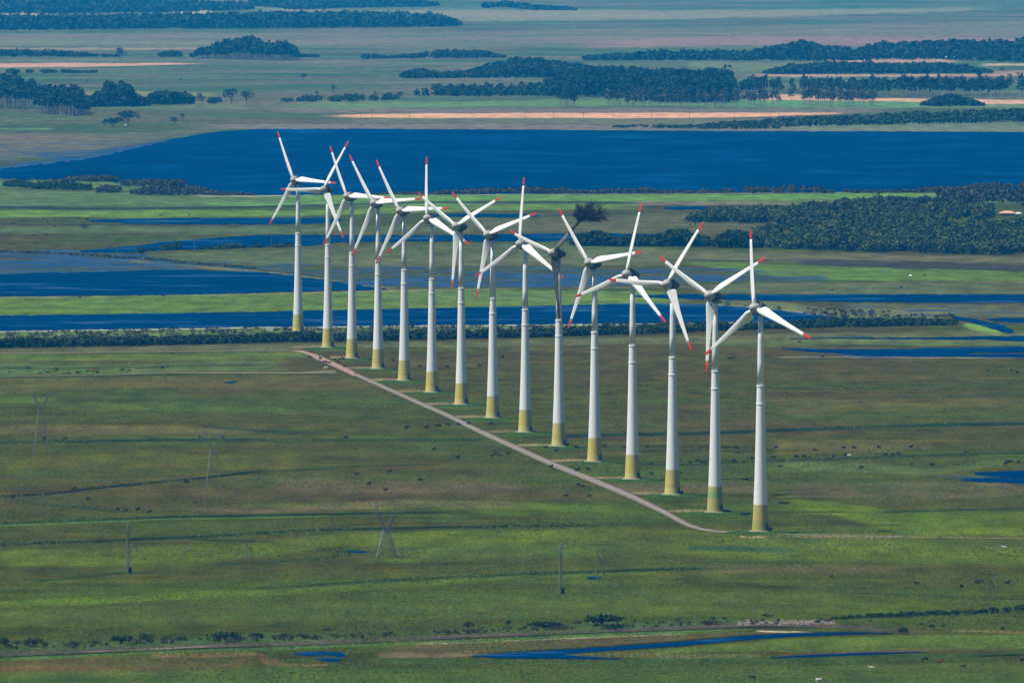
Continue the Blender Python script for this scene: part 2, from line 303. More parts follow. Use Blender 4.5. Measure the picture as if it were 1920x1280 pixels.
# coloured fields (strip, albedo, strength, edge softness in rows)
GB = (.090,.185,.015); GM = (.072,.122,.001); GD = (.022,.055,.008); OL = (.098,.098,.002); BR = (.108,.090,.018)
PB = (.115,.085,.075); SD = (.50,.29,.20); TN = (.24,.20,.12); PKS = (.42,.25,.22); RB = (.13,.075,.035); LM = (.13,.21,.03)
FIELDS = [
 # far plain
 ([(-300,62,84),(900,60,90),(2300,30,70)], (.22,.17,.17), .35, 6),
 ([(1050,84,92),(1300,68,88),(1700,70,86),(2300,74,86)], (.26,.15,.19), .6, 4),
 ([(-300,76,82),(0,76,82),(640,80,86)], (.16,.20,.11), .5, 3), ([(-300,90,94),(300,90,93),(420,91,93)], (.33,.22,.20), .6, 1.5),
 ([(-300,118,128),(0,119,127),(200,118.5,125),(340,118.5,121.5),(400,119,120)], PKS, .95, 1),
 ([(-300,140,147),(0,141,145),(35,142,144)], PKS, .7, 1), ([(0,166,178),(250,172,182),(420,176,182)], (.20,.22,.10), .6, 3),
 ([(0,22,32),(60,25,32),(115,27,31)], (.34,.30,.25), .8, 2), ([(325,15,28),(400,16,30)], (.34,.30,.25), .8, 2),
 ([(430,12,30),(560,15,32),(620,20,32),(900,18,40),(1300,20,36),(1900,14,18)], (.30,.27,.25), .5, 4),
 ([(1540,112,119),(1620,110,119),(1720,110,117),(1800,112,118)], (.34,.22,.20), .8, 1.5), ([(1390,139,144),(1600,140,144),(1920,139,143),(2300,138,142)], (.35,.24,.22), .8, 1.2),
 ([(1830,120,124),(1920,119,123),(2200,118,124)], (.42,.32,.28), .8, 1), ([(1850,133,142),(1920,132,143),(2200,131,144)], (.30,.20,.18), .7, 2),
 ([(1280,115,126),(1400,118,135),(1500,118,130),(1540,115,122)], (.13,.17,.07), .6, 3),
 ([(480,192,206),(900,190,202),(1050,186,200),(2300,196,204)], (.10,.20,.07), .75, 4), ([(0,186,200),(480,192,206)], (.11,.16,.07), .6, 3),
 ([(1330,180,200),(1500,190,201),(1720,191,202),(1760,192,201)], (.08,.20,.09), .7, 2),
 ([(590,217,219),(680,214.5,220.5),(800,212.5,221.5),(1280,211.5,222),(1420,211.5,219.5),(1560,211,214.5),(1620,211.5,212.5)], SD, 1, .7),
 ([(1380,172,188),(1630,184.5,189.5),(1730,185,192),(1850,187,195),(2300,188,196)], (.50,.31,.24), .85, 1),
 ([(480,204,212),(1280,203,211),(1700,203,212)], (.16,.13,.13), .6, 2), ([(600,222,232),(1300,222,234),(1900,222,236)], (.11,.13,.08), .7, 3),
 ([(0,236,244),(80,240,244),(200,238,242)], (.04,.07,.04), .8, 1.5), ([(-200,240,244),(60,241,244),(110,241,243)], (.09,.24,.09), .7, 1),
 ([(-200,247,252),(40,248,251),(70,249,250)], (.03,.07,.04), .8, 1),
 ([(-300,248,300),(0,250,300),(140,252,290),(280,250,262),(420,240,247)], (.13,.12,.09), .6, 6),
 ([(300,232,243),(900,233,243),(1400,236,246),(2300,238,249)], (.15,.14,.14), .7, 2),
 ([(1440,228,243),(1560,234,247),(1800,230,248),(2300,230,250)], (.10,.16,.08), .6, 2),
 # beyond the row of turbines
 ([(-300,338,356),(0,338,352),(200,340,356),(400,356,368)], (.08,.15,.05), .8, 2),
 ([(-300,354,388),(0,355,386),(420,366,386),(560,366,384),(2300,362,384)], (.085,.145,.055), .8, 3),
 ([(480,366,376),(900,366,377),(1300,365,377),(1500,364,374),(1800,361,368)], (.090,.205,.03), .85, 1.6),
 ([(360,380,385),(480,378,386),(900,382,386)], (.09,.22,.05), .7, 1.5), ([(-300,394,407),(0,395,407),(300,394,408),(560,394,405),(900,384,395),(1240,384,392)], (.10,.19,.02), .8, 2),
 (line([(-300,389),(0,388),(180,392),(400,390),(560,386),(800,379.5),(1100,379),(1300,384)], 3), (.03,.04,.04), .85, 1),
 (line([(-300,421),(0,421),(200,422),(560,422)], 2), (.035,.05,.045), .8, 1), ([(820,408,436),(1000,410,438),(1300,400,436),(1460,412,440)], (.10,.105,.06), .55, 6),
 ([(1180,378,388),(1300,378,386),(1500,378,384)], (.15,.13,.10), .6, 2), (line([(1190,386.5),(1300,387),(1480,386)], 2.2), (.02,.035,.04), .8, 1),
 ([(-200,424,440),(200,424,436),(400,424,440),(900,424,436)], (.075,.13,.045), .7, 4),
 ([(250,474,492),(480,468,496),(700,460,498),(1000,455,495),(1300,464,496)], (.08,.115,.05), .7, 5),
 ([(600,485,500),(1000,478,498),(1280,470,498)], (.095,.11,.055), .6, 4),
 ([(1200,470,490),(1400,472,492),(1920,480,496),(2300,484,498)], (.105,.115,.06), .7, 5),
 ([(1460,489,494),(1560,486,500),(1700,490,504),(1920,496,510),(2200,500,512)], (.055,.055,.05), .9, 2),
 ([(1260,488,492),(1400,494,510),(1500,498,524),(1700,504,526),(1920,508,530),(2300,510,532)], (.085,.165,.02), .75, 3),
 (line([(1240,487.5),(1340,488.5),(1460,490)], 2), (.02,.05,.02), .85, 1),
 ([(1280,534,552),(1500,530,552),(1920,532,552),(2300,534,552)], (.085,.125,.06), .7, 3), (line([(1000,541),(1300,537),(1480,535),(1700,531),(2300,529)], 2.2), (.10,.085,.065), .8, .8),
 ([(160,478,484),(250,484,492),(360,494,502),(500,507,512),(600,519,525),(700,533,541),(760,540,546)], (.10,.115,.055), .95, 1),
 (line([(120,479),(250,485),(360,495),(500,507.5),(600,519.5),(700,535)], 1.6), (.02,.035,.02), .9, .8),
 (line([(-300,559.5),(0,557.5),(280,555),(500,550.5),(640,547.5),(800,544),(1000,541)], 2), (.20,.19,.12), .8, .8),
 ([(-300,560,594),(0,559,592),(480,551,586),(700,547,580),(900,543,576),(1220,545,570),(1330,556,570)], (.085,.155,.02), .8, 2),
 ([(700,549,570),(1000,543,566),(1220,548,566)], (.085,.15,.05), .6, 3), ([(1050,552,560),(1130,552,562),(1300,560,566)], LM, .5, 2),
 ([(1320,562,572),(1440,564,582),(1560,580,598),(1780,580,606),(1790,590,606)], (.10,.13,.055), .85, 2), (line([(1330,570.5),(1440,579),(1540,590),(1580,597)], 1.6), (.25,.23,.15), .7, .8),
 ([(1560,566,592),(1920,572,596),(2300,574,598)], (.105,.12,.06), .6, 4),
 ([(-300,620,640),(0,620,636),(480,613,630),(960,608,620),(1500,603,612)], (.10,.16,.045), .8, 3), ([(1805,606,614),(1850,612,626),(1880,620,628)], (.12,.24,.04), .9, 1.5),
 ([(1790,608,618),(1840,622,640),(1900,624,640),(2300,622,640)], (.10,.12,.06), .7, 3),
 # fields with the turbines
 ([(-300,656,664),(0,655,662),(480,646,656),(900,640,650),(1600,622,640),(2300,624,650)], (.10,.12,.05), .6, 3),
 ([(1300,640,650),(1600,634,648),(1900,642,650),(2300,644,650)], (.085,.14,.04), .6, 3), (line([(1500,646),(1640,648),(1750,651),(1920,648)], 2), (.02,.04,.02), .7, 1),
 ([(-300,666,678),(0,664,678),(480,660,674),(620,662,668)], (.075,.135,.01), .7, 3), ([(-300,680,702),(0,680,702),(300,680,698),(560,674,696)], (.08,.15,.035), .6, 4),
 (line([(-300,690),(180,690),(400,685),(520,683)], 2), GD, .7, 1), (line([(-300,708.5),(0,707.5),(200,705),(400,700.5),(540,701)], 1.8), (.02,.035,.02), .7, .8),
 ([(-300,714,740),(0,710,738),(300,706,726),(600,705,730),(760,720,740)], BR, .55, 6),
 ([(-300,744,760),(0,744,756),(120,745,752)], (.075,.14,.01), .6, 3), ([(100,756,770),(480,757,770),(560,768,776)], (.070,.13,.01), .5, 4),
 ([(-300,795,815),(100,797,812),(400,800,815),(520,798,808)], (.13,.11,.04), .45, 4),
 (line([(-300,832),(0,830),(253,825),(480,823),(548,829)], 3), (.018,.045,.02), .9, 1), (line([(575,825),(800,824.5),(920,823)], 3), (.02,.05,.022), .8, 1),
 (line([(380,800),(440,804),(560,812)], 4), (.025,.06,.025), .7, 1.5),
 (line([(-300,936),(0,930),(90,926),(197,913),(394,894),(478,884),(517,881)], 3.4), (.012,.026,.014), .95, 1),
 (line([(517,882),(600,879),(654,873.5),(747,872),(830,871)], 2.2), (.02,.04,.02), .8, 1), (line([(18,934),(60,943),(180,954),(240,960.5)], 2.6), (.02,.045,.02), .9, 1),
 ([(420,945,954),(560,944,954),(760,936,950),(1000,944,956),(1200,950,966)], (.075,.14,.008), .6, 3), ([(-300,856,880),(300,850,880),(600,852,876)], OL, .4, 6),
 ([(330,952,960),(500,955,962),(700,935,952),(1000,940,952)], (.13,.09,.06), .55, 4), ([(500,896,925),(700,900,925),(1000,905,920)], (.10,.075,.05), .6, 6),
 (line([(-300,985),(0,981),(320,968.5),(640,963),(900,959)], 3.6), (.016,.042,.014), .92, 1), (line([(-300,988.5),(0,984.5),(320,972.5),(640,966.5)], 2.4), (.06,.16,.02), .6, 1),
 (line([(-300,1028),(0,1021),(320,1008),(450,1001),(533,996),(640,992),(807,988.5),(1000,985),(1200,984)], 4), (.014,.035,.014), .93, 1.2),
 (line([(340,1010),(480,1014),(560,1023),(640,1034),(720,1035)], 3.2), (.02,.05,.016), .85, 1.2), (line([(400,1058),(470,1056),(560,1050),(640,1043)], 2.4), (.02,.05,.016), .8, 1),
 (line([(60,1090),(240,1073),(300,1072)], 2.2), (.02,.05,.018), .8, 1), 
 (line([(273,1118),(450,1106),(640,1093),(807,1083),(1040,1073.5),(1280,1065.5),(1480,1064)], 4.6), (.014,.042,.012), .95, 1.2),
 ([(-300,1138,1152),(0,1128,1142),(270,1113,1126),(640,1096,1108),(807,1087,1096),(1040,1077,1084),(1280,1069,1075)], (.085,.155,.004), .65, 4),
 ([(-300,1036,1062),(200,1030,1060),(420,1020,1050),(640,1000,1024),(900,995,1020),(1240,985,1008)], (.090,.140,.006), .6, 6),
 ([(640,1020,1060),(900,1020,1048),(1300,1010,1030),(1920,1020,1050),(2300,1020,1060)], (.07,.125,.018), .55, 8),
 ([(-300,1150,1180),(640,1125,1165),(1200,1110,1150),(1700,1110,1150)], (.06,.095,.018), .6, 10),
 ([(1300,1060,1076),(1480,1058,1072),(1700,1062,1076)], (.10,.085,.04), .5, 5), (line([(1330,1090),(1540,1106),(1760,1118),(2200,1130)], 4), (.035,.06,.015), .6, 2),
 # right-hand fields
 (line([(947,820),(1062,816),(1130,815),(1306,812),(1440,808),(1608,800),(1749,797),(1920,793),(2300,788)], 5), (.018,.050,.024), .93, 1.4),
 (line([(1190,811),(1215,815),(1230,818)], 3), (.012,.03,.016), .9, 1), (line([(1200,844),(1390,845),(1450,845)], 2), (.02,.05,.02), .7, 1),
 (line([(1120,868.5),(1300,871),(1440,863),(1580,859),(1693,855),(1920,848.5),(2300,842)], 3), (.018,.048,.02), .9, 1),
 (line([(960,728),(1200,722),(1440,756),(1600,746),(1920,740),(2300,738)], 2), (.025,.055,.02), .7, 1), (line([(1440,730),(1665,727),(1780,722)], 2), (.03,.06,.03), .6, 1),
 (line([(1490,873.5),(1620,873),(1760,875)], 2), (.03,.06,.03), .7, 1), (line([(1540,842),(1700,838),(1840,836)], 2.5), (.05,.06,.05), .5, 1),
 ([(1440,902,930),(1600,905,932),(1760,900,935),(1920,908,928),(2300,905,930)], (.098,.080,.050), .6, 5), ([(1130,905,922),(1300,906,922),(1440,902,926)], (.10,.080,.05), .6, 4),
 (line([(1440,903.5),(1500,903),(1560,903)], 1.8), (.03,.05,.03), .6, 1), ([(1440,744,775),(1600,748,770),(1920,744,762)], BR, .45, 6),
 ([(1440,826,852),(1560,822,846),(1760,826,842)], (.12,.105,.035), .4, 4), ([(1440,864,882),(1600,866,884),(1760,878,890),(1920,856,866)], (.075,.13,.035), .6, 3),
 ([(1440,934,958),(1560,940,965),(1700,958,1000),(1920,960,1000),(2300,960,1004)], (.080,.140,.006), .7, 5), (line([(1620,960),(1750,957),(1920,952),(2300,948)], 2.4), (.02,.055,.02), .8, 1),
 ([(1200,1000,1040),(1500,985,1050),(1920,985,1060),(2300,990,1060)], (.088,.138,.006), .5, 8), ([(1280,1020,1032),(1330,1022,1031),(1440,1024,1034),(1500,1028,1034)], (.025,.065,.03), .85, 3),
 (line([(1465,935),(1500,932.5),(1560,934)], 1.6), GD, .8, 1), (line([(1440,984),(1560,983),(1700,984)], 2.4), (.025,.06,.02), .6, 1),  # first strip: cast shadow of the third tower, painted as dark grass
 ([(1440,1001,1004),(1560,1001,1009),(1640,1002,1010),(1690,1003,1007),(1720,1004,1006)], (.15,.13,.075), .9, 1), 
 ([(1383,1004,1008),(1410,1003.5,1009),(1440,1004,1007.5)], (.34,.24,.16), .8, 1.2),
 # foreground bank, hedge line, brown sward
 ([(-300,1208,1240),(0,1206,1236),(200,1200,1222),(520,1186,1208),(853,1176,1192),(1280,1160,1176),(1563,1156,1166)], (.040,.075,.020), .85, 3),
 ([(-300,1228,1238),(0,1221,1229),(167,1215,1222),(320,1210,1216),(500,1205,1211),(640,1199,1206),(853,1189,1196),(1067,1181,1187),(1280,1173,1180),(1400,1166,1174),(1560,1168,1176),(1690,1179,1185),(1800,1184,1188)], (.066,.056,.046), .95, 1),
 (line([(-300,1240),(0,1231),(320,1217.5),(640,1206.5),(853,1197),(1067,1188),(1280,1180.5),(1420,1175),(1600,1177)], 2.2), (.012,.020,.018), .9, .8),
 (line([(-300,1246),(0,1236),(320,1222),(640,1211),(853,1202),(1067,1192.5),(1280,1184.5),(1420,1180)], 5), (.055,.13,.018), .8, 1.5),
 ([(-300,1244,1275),(0,1238,1268),(160,1228,1266),(330,1228,1264),(470,1224,1250),(500,1226,1240)], (.10,.075,.026), .65, 4), ([(-300,1250,1262),(200,1246,1258),(340,1246,1256)], (.14,.085,.035), .4, 3),
 ([(280,1226,1234),(440,1222,1230),(490,1222,1227)], (.20,.12,.05), .7, 2), ([(482,1222,1232),(500,1228,1245),(540,1244,1248),(620,1245,1249)], (.14,.085,.04), .8, 1.5),
 ([(690,1216,1230),(760,1206,1232),(900,1202,1229),(1060,1196,1218),(1280,1186,1202),(1400,1182,1192),(1500,1184,1188)], (.095,.075,.036), .75, 2.5), ([(700,1222,1231),(800,1222,1232),(900,1226,1229)], (.13,.095,.05), .5, 2),
 (line([(760,1206.5),(850,1204.5),(970,1200.5),(1100,1195),(1207,1190.5),(1300,1187)], 2), (.28,.23,.19), .45, .8), (line([(1415,1182),(1460,1183),(1523,1184.5)], 2.2), (.52,.42,.34), .95, .6),
 (line([(150,1221),(250,1217),(400,1211)], 1.6), (.24,.2,.17), .6, .8), (line([(880,1227),(950,1222),(1050,1216),(1140,1211),(1280,1201),(1400,1190.5),(1500,1185.5),(1660,1185)], 3), (.022,.038,.014), .9, 1),
 ([(640,1232,1246),(900,1234,1244),(1160,1236,1246),(1300,1226,1240),(1440,1234,1246),(1600,1229,1242),(1740,1223,1238),(1920,1216,1230),(2300,1205,1222)], (.030,.065,.014), .85, 2.5),
 ([(1160,1222,1232),(1300,1212,1222),(1500,1196,1222),(1700,1190,1218),(2300,1186,1208)], (.075,.135,.018), .7, 3), ([(1050,1221,1226),(1200,1222,1232),(1440,1226,1232)], (.10,.095,.035), .7, 2),
 ([(1450,1228,1229),(1600,1221,1223.5),(1700,1218,1221.5),(1780,1218,1221),(1920,1216,1219)], (.085,.055,.04), .85, 1), ([(1780,1180,1184),(1880,1182,1187),(1960,1188,1192)], (.18,.13,.07), .6, 2),
 (line([(1820,1230),(1870,1228),(1920,1226),(2100,1220)], 2.4), (.01,.025,.012), .9, 1), (line([(1560,1161),(1640,1156),(1715,1153),(1813,1150),(1920,1144),(2300,1130)], 5), (.022,.05,.014), .9, 1.5),
 (line([(1000,1280),(1130,1274),(1240,1262),(1300,1250)], 2.6), (.02,.045,.012), .8, 1), ([(-300,1264,1300),(640,1252,1300),(1200,1250,1300),(2300,1236,1300)], (.055,.105,.018), .7, 5),
]
FIELDS += [(line([(-300,622.5),(0,621.5),(480,613.8),(960,609.2),(1220,607),(1330,606),(1500,603.5)], 1.8), (.34,.38,.42), .75, .7),
 (line([(480,365.8),(900,364.5),(1300,362.8),(1700,360.8)], 1.2), (.25,.30,.30), .5, .7), (line([(1440,669),(1760,670),(1920,671)], 1.4), (.25,.27,.28), .5, .8),
 (line([(360,367),(480,368),(560,367)], 1.4), (.45,.45,.42), .6, .8), ([(1350,577,579),(1400,580,582),(1450,583,584)], (.40,.38,.28), .8, .8)]
PAD = [(1426,998),(1341,962),(1261,929),(1186,900),(1115,867),(1048,838),(985,812),(924,785),(865,760),(810,737),(758,715),(709,693),(660,673),(615,653)]
for (x, y) in PAD:
    k = scale_at(y) / 4.2
    if x < 1400: FIELDS.append(([(x-95*k, y-6*k, y-3*k), (x-50*k, y-8*k, y-1.5*k), (x+4*k, y-6*k, y)], (.17,.145,.07), .9, 1))
    FIELDS.append(([(x-70*k, y+1, y+3*k), (x-20*k, y, y+7*k), (x+60*k, y-1, y+6*k), (x+95*k, y+1, y+3*k)], (.048,.088,.006), .8, 1.4))

def build_ground():
    # rows spaced by distance, finer than the sward pattern; columns spread well past both sides
    rows = np.concatenate([np.linspace(1700, 1290, 60), np.arange(1289, 200, -1.0), np.arange(200, -60, -.75), np.linspace(-61, -76, 14)])
    cols = np.concatenate([np.linspace(-4200, -160, 60), np.arange(-156, 2080, 4.0), np.linspace(2090, 6000, 60)])
    PX, PY = np.meshgrid(cols, rows); X, Y = at(PX, PY)
    # tone of the sward: patches of lush, olive and dry grass
    rank = fbm(X/170, Y/210, 5, 1, .55); dry = fbm(X/260, Y/330, 5, 9, .58); fine = fbm(X/34, Y/60, 4, 17, .6)
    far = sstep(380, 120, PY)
    big = fbm(X/900, Y/1500, 4, 23)
    lush_b = np.interp(PY, [-60,0,200,240,340,370,400,440,480,560,640,680,760,850,950,1040,1120,1200,1300], [.34,.34,.38,.4,.6,.75,.6,.5,.45,.62,.5,.55,.42,.42,.5,.62,.55,.42,.5])
    v = lush_b + (rank-.5)*1.6 + (fine-.5)*1.1 + (fbm(X/45, Y/14, 3, 37)-.5)*.9 + (big-.5)*.5*far
    d = sstep(.50, .66, dry + (fine-.5)*.2)
    def col(c): return np.array(c, np.float32)[None, None, :]
    t = np.clip(v, 0, 1)[..., None]
    C = col(OL)*(1-t) + col(GM)*t
    t2 = np.clip((v-.72)*3, 0, 1)[..., None]; C = C*(1-t2*.75) + col((.094,.150,.002))*t2*.75
    dn = (d*(.8-.45*sstep(930, 1050, PY)))[..., None]; C = C*(1-dn) + col(BR)*dn
    f = far[..., None]; C = C*(1-f*.75) + (col((.088,.128,.105)) + (dry[..., None]-.5)*col((.24,.10,.16)) + (rank[..., None]-.5)*col((-.05,.10,-.02)))*f*.75  # far grass made bluer and less red, imitating distance haze in the colour
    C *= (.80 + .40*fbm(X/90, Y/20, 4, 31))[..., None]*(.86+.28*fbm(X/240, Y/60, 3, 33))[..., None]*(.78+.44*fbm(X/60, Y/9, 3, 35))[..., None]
    near = sstep(1120, 1240, PY)[..., None]; C = C*(1-.16*near)*(.53+.27*f)  # nearest rows darkened like a vignette, painted into the grass colour
    jit = lambda s, amp: (fbm(X/45, Y/70, 3, s)-.5)*amp
    for i, (pts, c, a, soft) in enumerate(FIELDS):
        x0, x1 = pts[0][0], pts[-1][0]; j0 = np.searchsorted(cols, x0-2); j1 = np.searchsorted(cols, x1+2)
        ys = [p[1] for p in pts] + [p[2] for p in pts]; lo, hi = min(ys)-4*soft-3, max(ys)+4*soft+3
        ii = np.where((rows > lo) & (rows < hi))[0]
        if len(ii) == 0 or j1 <= j0: continue
        i0, i1 = ii[0], ii[-1]+1; sl_ = (slice(i0, i1), slice(j0, j1)); p = np.array(pts, float)
        xx = PX[sl_]; T_ = np.interp(xx, p[:,0], p[:,1]); B_ = np.interp(xx, p[:,0], p[:,2])
        xs, ysd = X[sl_], Y[sl_]; jt = (fbm(xs/28, ysd/300+i, 4, 40+i)-.5)*min(soft*2.4, 6); yy = PY[sl_]+jt
        w = sstep(-soft*.8, soft*.8, yy-T_)*sstep(-soft*.8, soft*.8, B_-yy)*a
        if x0 > -250: w = w*sstep(0, 1, (xx-x0)/max(6, (x1-x0)*.08))
        if x1 < 2250: w = w*sstep(0, 1, (x1-xx)/max(6, (x1-x0)*.08))
        if soft > 2: w = w*(.45+.9*fbm(xs/80, ysd/120, 3, 60+i)).clip(0, 1.0)
        c = tuple(q*.6 for q in c) if max(c) < .061 else c
        w = np.clip(w, 0, 1)[..., None]; tex = (.70+.60*fbm(xs/30, ysd/30, 4, 80+i))[..., None]
        C[sl_] = C[sl_]*(1-w) + col(c)*tex*w
    wet = np.zeros_like(PX)
    for i, (pts, a) in enumerate(WET):
        p = np.array(pts, float); T_ = np.interp(PX, p[:,0], p[:,1]); B_ = np.interp(PX, p[:,0], p[:,2]); s_ = 4
        s_ = 4 if a < .8 else 9; w = sstep(-s_, s_, PY-T_)*sstep(-s_, s_, B_-PY)*sstep(0, 60, PX-p[0,0])*sstep(0, 60, p[-1,0]-PX)
        wet = np.maximum(wet, w*a)
    nr, nc = PX.shape; V = np.stack([X, Y, np.zeros_like(X)], -1).reshape(-1, 3)
    idx = np.arange(nr*nc).reshape(nr, nc)
    F = np.stack([idx[:-1,:-1], idx[:-1,1:], idx[1:,1:], idx[1:,:-1]], -1).reshape(-1, 4)
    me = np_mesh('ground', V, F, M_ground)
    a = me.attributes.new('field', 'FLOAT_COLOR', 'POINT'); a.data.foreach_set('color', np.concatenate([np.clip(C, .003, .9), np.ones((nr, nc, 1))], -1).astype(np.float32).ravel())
    a = me.attributes.new('wet', 'FLOAT', 'POINT'); a.data.foreach_set('value', wet.astype(np.float32).ravel())
    o = link(bpy.data.objects.new('ground', me)); tag(o, 'flat green and brown grazing plain', None, None, 'structure')
build_ground()

def sheet(name, pts, mat, lift, jag=.8, step=3.0, seed=0):
    """a level sheet lying on the plain, its outline ragged like a real shore"""
    p = np.array(pts, float); xs = np.arange(p[0,0], p[-1,0]+step, step); xs[-1] = p[-1,0]; xs = xs.astype(float)
    T_ = np.interp(xs, p[:,0], p[:,1]); B_ = np.interp(xs, p[:,0], p[:,2])
    s = scale_at(T_.mean()); amp = jag*np.minimum(1, (B_-T_)/3)*(1+(2.5*sstep(460, 200, xs) if name == 'lake' else 0))
    T_ = T_ + (fbm(xs/9, xs*0+seed, 4, seed)-.5)*2*amp; B_ = B_ + (fbm(xs/9, xs*0+seed+50, 4, seed+5)-.5)*2*amp
    B_ = np.maximum(B_, T_+.15); n = len(xs)
    X0, Y0 = at(xs, T_); X1, Y1 = at(xs, B_); z = lift + Y0*1.5e-5
    V = np.concatenate([np.stack([X0, Y0, z], -1), np.stack([X1, Y1, z], -1)]); i = np.arange(n-1)
    return link(bpy.data.objects.new(name, np_mesh(name, V, np.stack([i+n, i+n+1, i+1, i], -1), mat)))
tag(sheet('lake', LAKE, M_lake, .06, 1.2, 4, 1), 'wide deep blue lake behind the turbine row', None, None, 'structure')
for i, p in enumerate(PONDS):
    nm = 'stream' if i in (7, 14, 15, 16) else 'pond'
    tag(sheet(nm, p, M_pond, .05 + (i % 3)*.02, 1.5 if i < 14 else .5, 2.5, 3+i), None, None, None, 'structure')
ROAD = [(598,673,5),(628,686,6),(680,708,6.5),(720,726,7),(796,760,7.5),(840,779,8),(900,809,9),(960,836,9.5),(1031,868,10),(1119,903,10.5),(1181,929,10.5),(1244,959,9.5),(1269,973,9),(1290,984,7.5),(1316,992,4.5),(1345,996,3.2),(1400,998.6,2.4)]
tag(sheet('road', [(x, y-w*.42, y+w*.42) for x, y, w in ROAD], M_gravel, .045, .35, 3, 5), 'pinkish grey gravel road running beside the turbines', None, None, 'structure')
tag(sheet('road_verge', [(x, y-w*.60, y+w*.66) for x, y, w in ROAD], simple('worn_verge', (.095,.085,.035), .95, .3, .25, .02), .03, .9, 3, 15), None, None, None, 'structure')
tag(sheet('track', [(548,656.8,658.4),(570,657.5,662),(598,667,676)], M_redgravel, .05, .3, 3, 6), None, None, None, 'structure')
tag(sheet('track', [(600,668,676),(630,681,689),(664,697,706)], M_redgravel, .09, .3, 3, 9), None, None, None, 'structure')
tag(sheet('track', [(-300,664.8,666.4),(0,662.4,664),(300,658.6,660.2),(480,656.6,658.2),(548,656.8,658.4)], M_earth, .04, .25, 4, 7), None, None, None, 'structure')
tag(sheet('track', [(-300,709.5,710.8),(0,705.4,706.6),(180,702.6,703.9),(320,698,699.6),(400,698,700.4),(554,698,700.4),(629,694.5,699.5)], M_earth, .04, .3, 4, 8), None, None, None, 'structure')
tag(sheet('track', [(1442,999.4,1000.8),(1560,1003,1006.5),(1640,1004,1007.5),(1720,1005.5,1007.5),(1920,1009.2,1010.4),(2400,1014,1015.3)], M_earth, .04, .3, 4, 10), None, None, None, 'structure')

# ---------------------------------------------------------------- foliage
def leaf_cloud(C, RX, RZ, n, size, tone, lean=0.0, shell=.62, ry=None):
    """leaf-sized quads through the volume of crowns: C (k,3) centres, RX, RZ (k,) radii, n quads each"""
    k = len(C); C = np.repeat(C, n, 0); RXr = np.repeat(RX, n); RZr = np.repeat(RZ, n); tn = np.repeat(tone, n)
    d = RNG.normal(size=(k*n, 3)); d /= np.linalg.norm(d, axis=1)[:, None]
    d[:,2] = np.where(d[:,2] < -.45, -d[:,2], d[:,2])
    r = shell + (1-shell)*RNG.random(k*n)**.7; lump = .78+.44*vnoise(d[:,0]*2.1+C[:,0], d[:,2]*2.1+d[:,1]*1.7+C[:,1]*.3, 5)
    P = C + d*np.stack([RXr, RXr, RZr], -1)*(r*lump)[:, None]
    nrm = d*np.array([1,1,1.1]) + RNG.normal(size=d.shape)*.75; nrm /= np.linalg.norm(nrm, axis=1)[:, None]
    a = np.cross(nrm, RNG.normal(size=d.shape)); a /= np.linalg.norm(a, axis=1)[:, None]; b = np.cross(nrm, a)
    s = (size*(.6+.8*RNG.random(k*n)) * np.ones(k*n))[:, None] if np.isscalar(size) else (np.repeat(size, n)*(.6+.8*RNG.random(k*n)))[:, None]
    V = np.stack([P-a*s-b*s*.7, P+a*s-b*s*.7, P+a*s*.7+b*s*.8, P-a*s*.8+b*s*.7], 1).reshape(-1, 3); V[:,2] = np.maximum(V[:,2], .02)
    t = np.clip(tn + RNG.normal(size=k*n)*.16, 0, 1); return V, np.repeat(t, 4)
def quads(V): return np.arange(len(V)).reshape(-1, 4)
def trunks(X, Y, H_, r):
    """tapered four-sided trunks"""
    k = len(X); b = np.array([[-1,-1],[1,-1],[1,1],[-1,1]]); lean = RNG.normal(size=(k,2))*.05
    lo = np.stack([X[:,None]+b[:,0]*r[:,None], Y[:,None]+b[:,1]*r[:,None], np.zeros((k,4))], -1)
    hi = np.stack([(X+lean[:,0]*H_)[:,None]+b[:,0]*r[:,None]*.4, (Y+lean[:,1]*H_)[:,None]+b[:,1]*r[:,None]*.4, np.repeat(H_[:,None],4,1)], -1)
    V = np.concatenate([lo, hi], 1).reshape(-1, 3); o = np.arange(k)[:,None,None]*8
    F = (np.array([[0,1,5,4],[1,2,6,5],[2,3,7,6],[3,0,4,7]])[None]+o).reshape(-1, 4); return V, F
